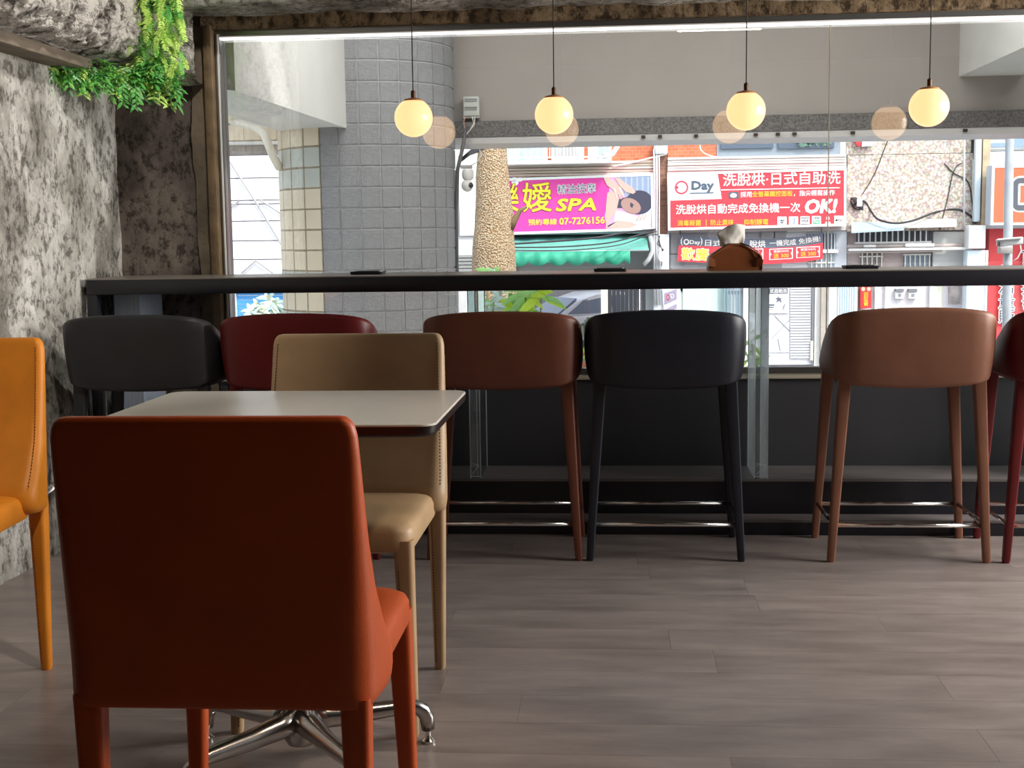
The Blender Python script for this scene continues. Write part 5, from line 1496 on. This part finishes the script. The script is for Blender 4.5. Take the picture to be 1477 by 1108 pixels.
leafy('broadleaf_shrub', 'bright yellow-green broad-leaved shrub below the counter, between two acrylic legs', 770, 0, 10.0, None, [(757, 420, 8), (780, 424, 9), (744, 440, 8), (765, 452, 7)], 3, .20, .062, [LEAFG[0], LEAFG[0], LEAFG[1]])
leafy('pale_shrub', 'pale bluish green shrub left of the bright broad-leaved one, below the counter', 715, 0, 10.4, None, [(712, 436, 9), (730, 446, 9), (700, 450, 8), (722, 428, 7)], 7, .14, .04, [LEAFG[2], LEAFG[1], LEAFG[2]])
leafy('green_shrub', 'rounded green shrub just above the counter at the foot of the tree trunk', 705, 0, 10.8, None, [(703, 391, 9), (716, 394, 7), (692, 396, 8)], 9, .11, .05, [LEAFG[1], LEAFG[2]])
leafy('dark_bush', 'dark small-leaved bush seen through the gap beside the blue-black stool', 850, 0, 11.0, None, [(840, 470, 12), (852, 462, 12), (862, 475, 12), (848, 488, 12), (858, 492, 12)], 13, .075, .03, [LEAFG[3]])
leafy('red_tipped_plant', 'low plant with reddish and yellow-green leaves in the gap beside the blue-black stool', 850, 0, 9.6, None, [(846, 508, 8), (853, 522, 8), (842, 530, 8)], 15, .11, .035, [LEAFG[0], LEAFG[4], LEAFG[0]])
leafy('slender_plant', 'slender yellow-green plant behind the right-hand acrylic leg', 1082, 0, 9.8, None, [(1084, 490, 4), (1078, 512, 6), (1090, 516, 6)], 17, .12, .03, [LEAFG[0], LEAFG[1]])
leafy('white_flowering_bush', 'pale sunlit bush in front of the blue roller shutter', 395, 0, 15.0, None, [(372, 440, 10), (386, 432, 12), (398, 436, 12), (404, 446, 10), (380, 448, 10), (362, 448, 8)], 19, .16, .05, [LEAFG[2], M('cream_leaf', rgb(226, 226, 196), .6), LEAFG[2]])

# ------------------------------------------------------------------ parked car under the awning building
CARW = M('white_car_paint', rgb(240, 242, 246), .25, coat=.5)
CARG = M('car_glass', rgb(120, 134, 152), .1, spec=.8)
TYRE = M('tyre', rgb(40, 40, 42), .8)
cp = at(838, 440, 31); gz = at(838, 420, 31).z - 1.45
car = thing('parked_car', 'white hatchback parked behind the shrubs below the green awning', 'car', (cp.x + .15, 31, max(gz, -1.72)), math.radians(30))
low = [(-1.95, .30), (-1.98, .55), (-1.90, .80), (-1.1, .92), (1.55, .95), (1.92, .86), (1.98, .5), (1.93, .28)]
MB().prism([(x, z) for x, z in low], -.82, .82).build('car_body', CARW, car, local=True, bevel=.06)
R = []
for y_, k in ((-.76, 1.0), (-.55, 1.0), (.55, 1.0), (.76, 1.0)):
    q = .10 if abs(y_) > .7 else 0
    R.append([Vector((x, y_ * (1 if z < 1.2 else .86), z - (q * .3 if z > 1.2 else 0))) for x, z in ((-1.15, .93), (-.55, 1.30), (-.1, 1.43), (.6, 1.44), (1.2, 1.34), (1.62, .95))])
MB().loft(R).build('car_cabin', CARW, car, local=True, smooth='angle')
for s in (-1, 1):
    for q in (((-.92, .98), (-.48, 1.27), (-.05, 1.36), (.18, 1.37), (.18, .98)), ((.26, .98), (.26, 1.37), (.62, 1.37), (1.08, 1.28), (1.34, .99))):
        P = [(x, z) for x, z in q]
        MB().loft([[Vector((x, s * (.775 - .13 * (z - .95) / .45), z)) for x, z in P], [Vector((x, s * (.750 - .13 * (z - .95) / .45), z)) for x, z in P]]).build('side_window', CARG, car, local=True)
MB().loft([[Vector((-1.10, y_, .97)) for y_ in (-.66, .66)] + [Vector((-.57, y_, 1.31)) for y_ in (.56, -.56)], [Vector((-1.14, y_, .98)) for y_ in (-.66, .66)] + [Vector((-.61, y_, 1.32)) for y_ in (.56, -.56)]]).build('windscreen', CARG, car, local=True)
for x in (-1.25, 1.25):
    for s in (-1, 1):
        w = MB().tube([(x, s * .64, .31), (x, s * .83, .31)], .31, 20).build('wheel', TYRE, car, local=True, smooth='angle')
        MB().tube([(x, s * .80, .31), (x, s * .836, .31)], .19, 16).build('hub_cap', M('hub_cap', rgb(190, 192, 196), .3, .6), w, local=True, smooth='angle')
for s in (-1, 1):
    MB().box(-.2, -.06, s * .825 - .012, s * .825 + .012, .80, .83).build('door_handle', M('car_handle', rgb(190, 192, 196), .3), car, local=True)

flush_texts()
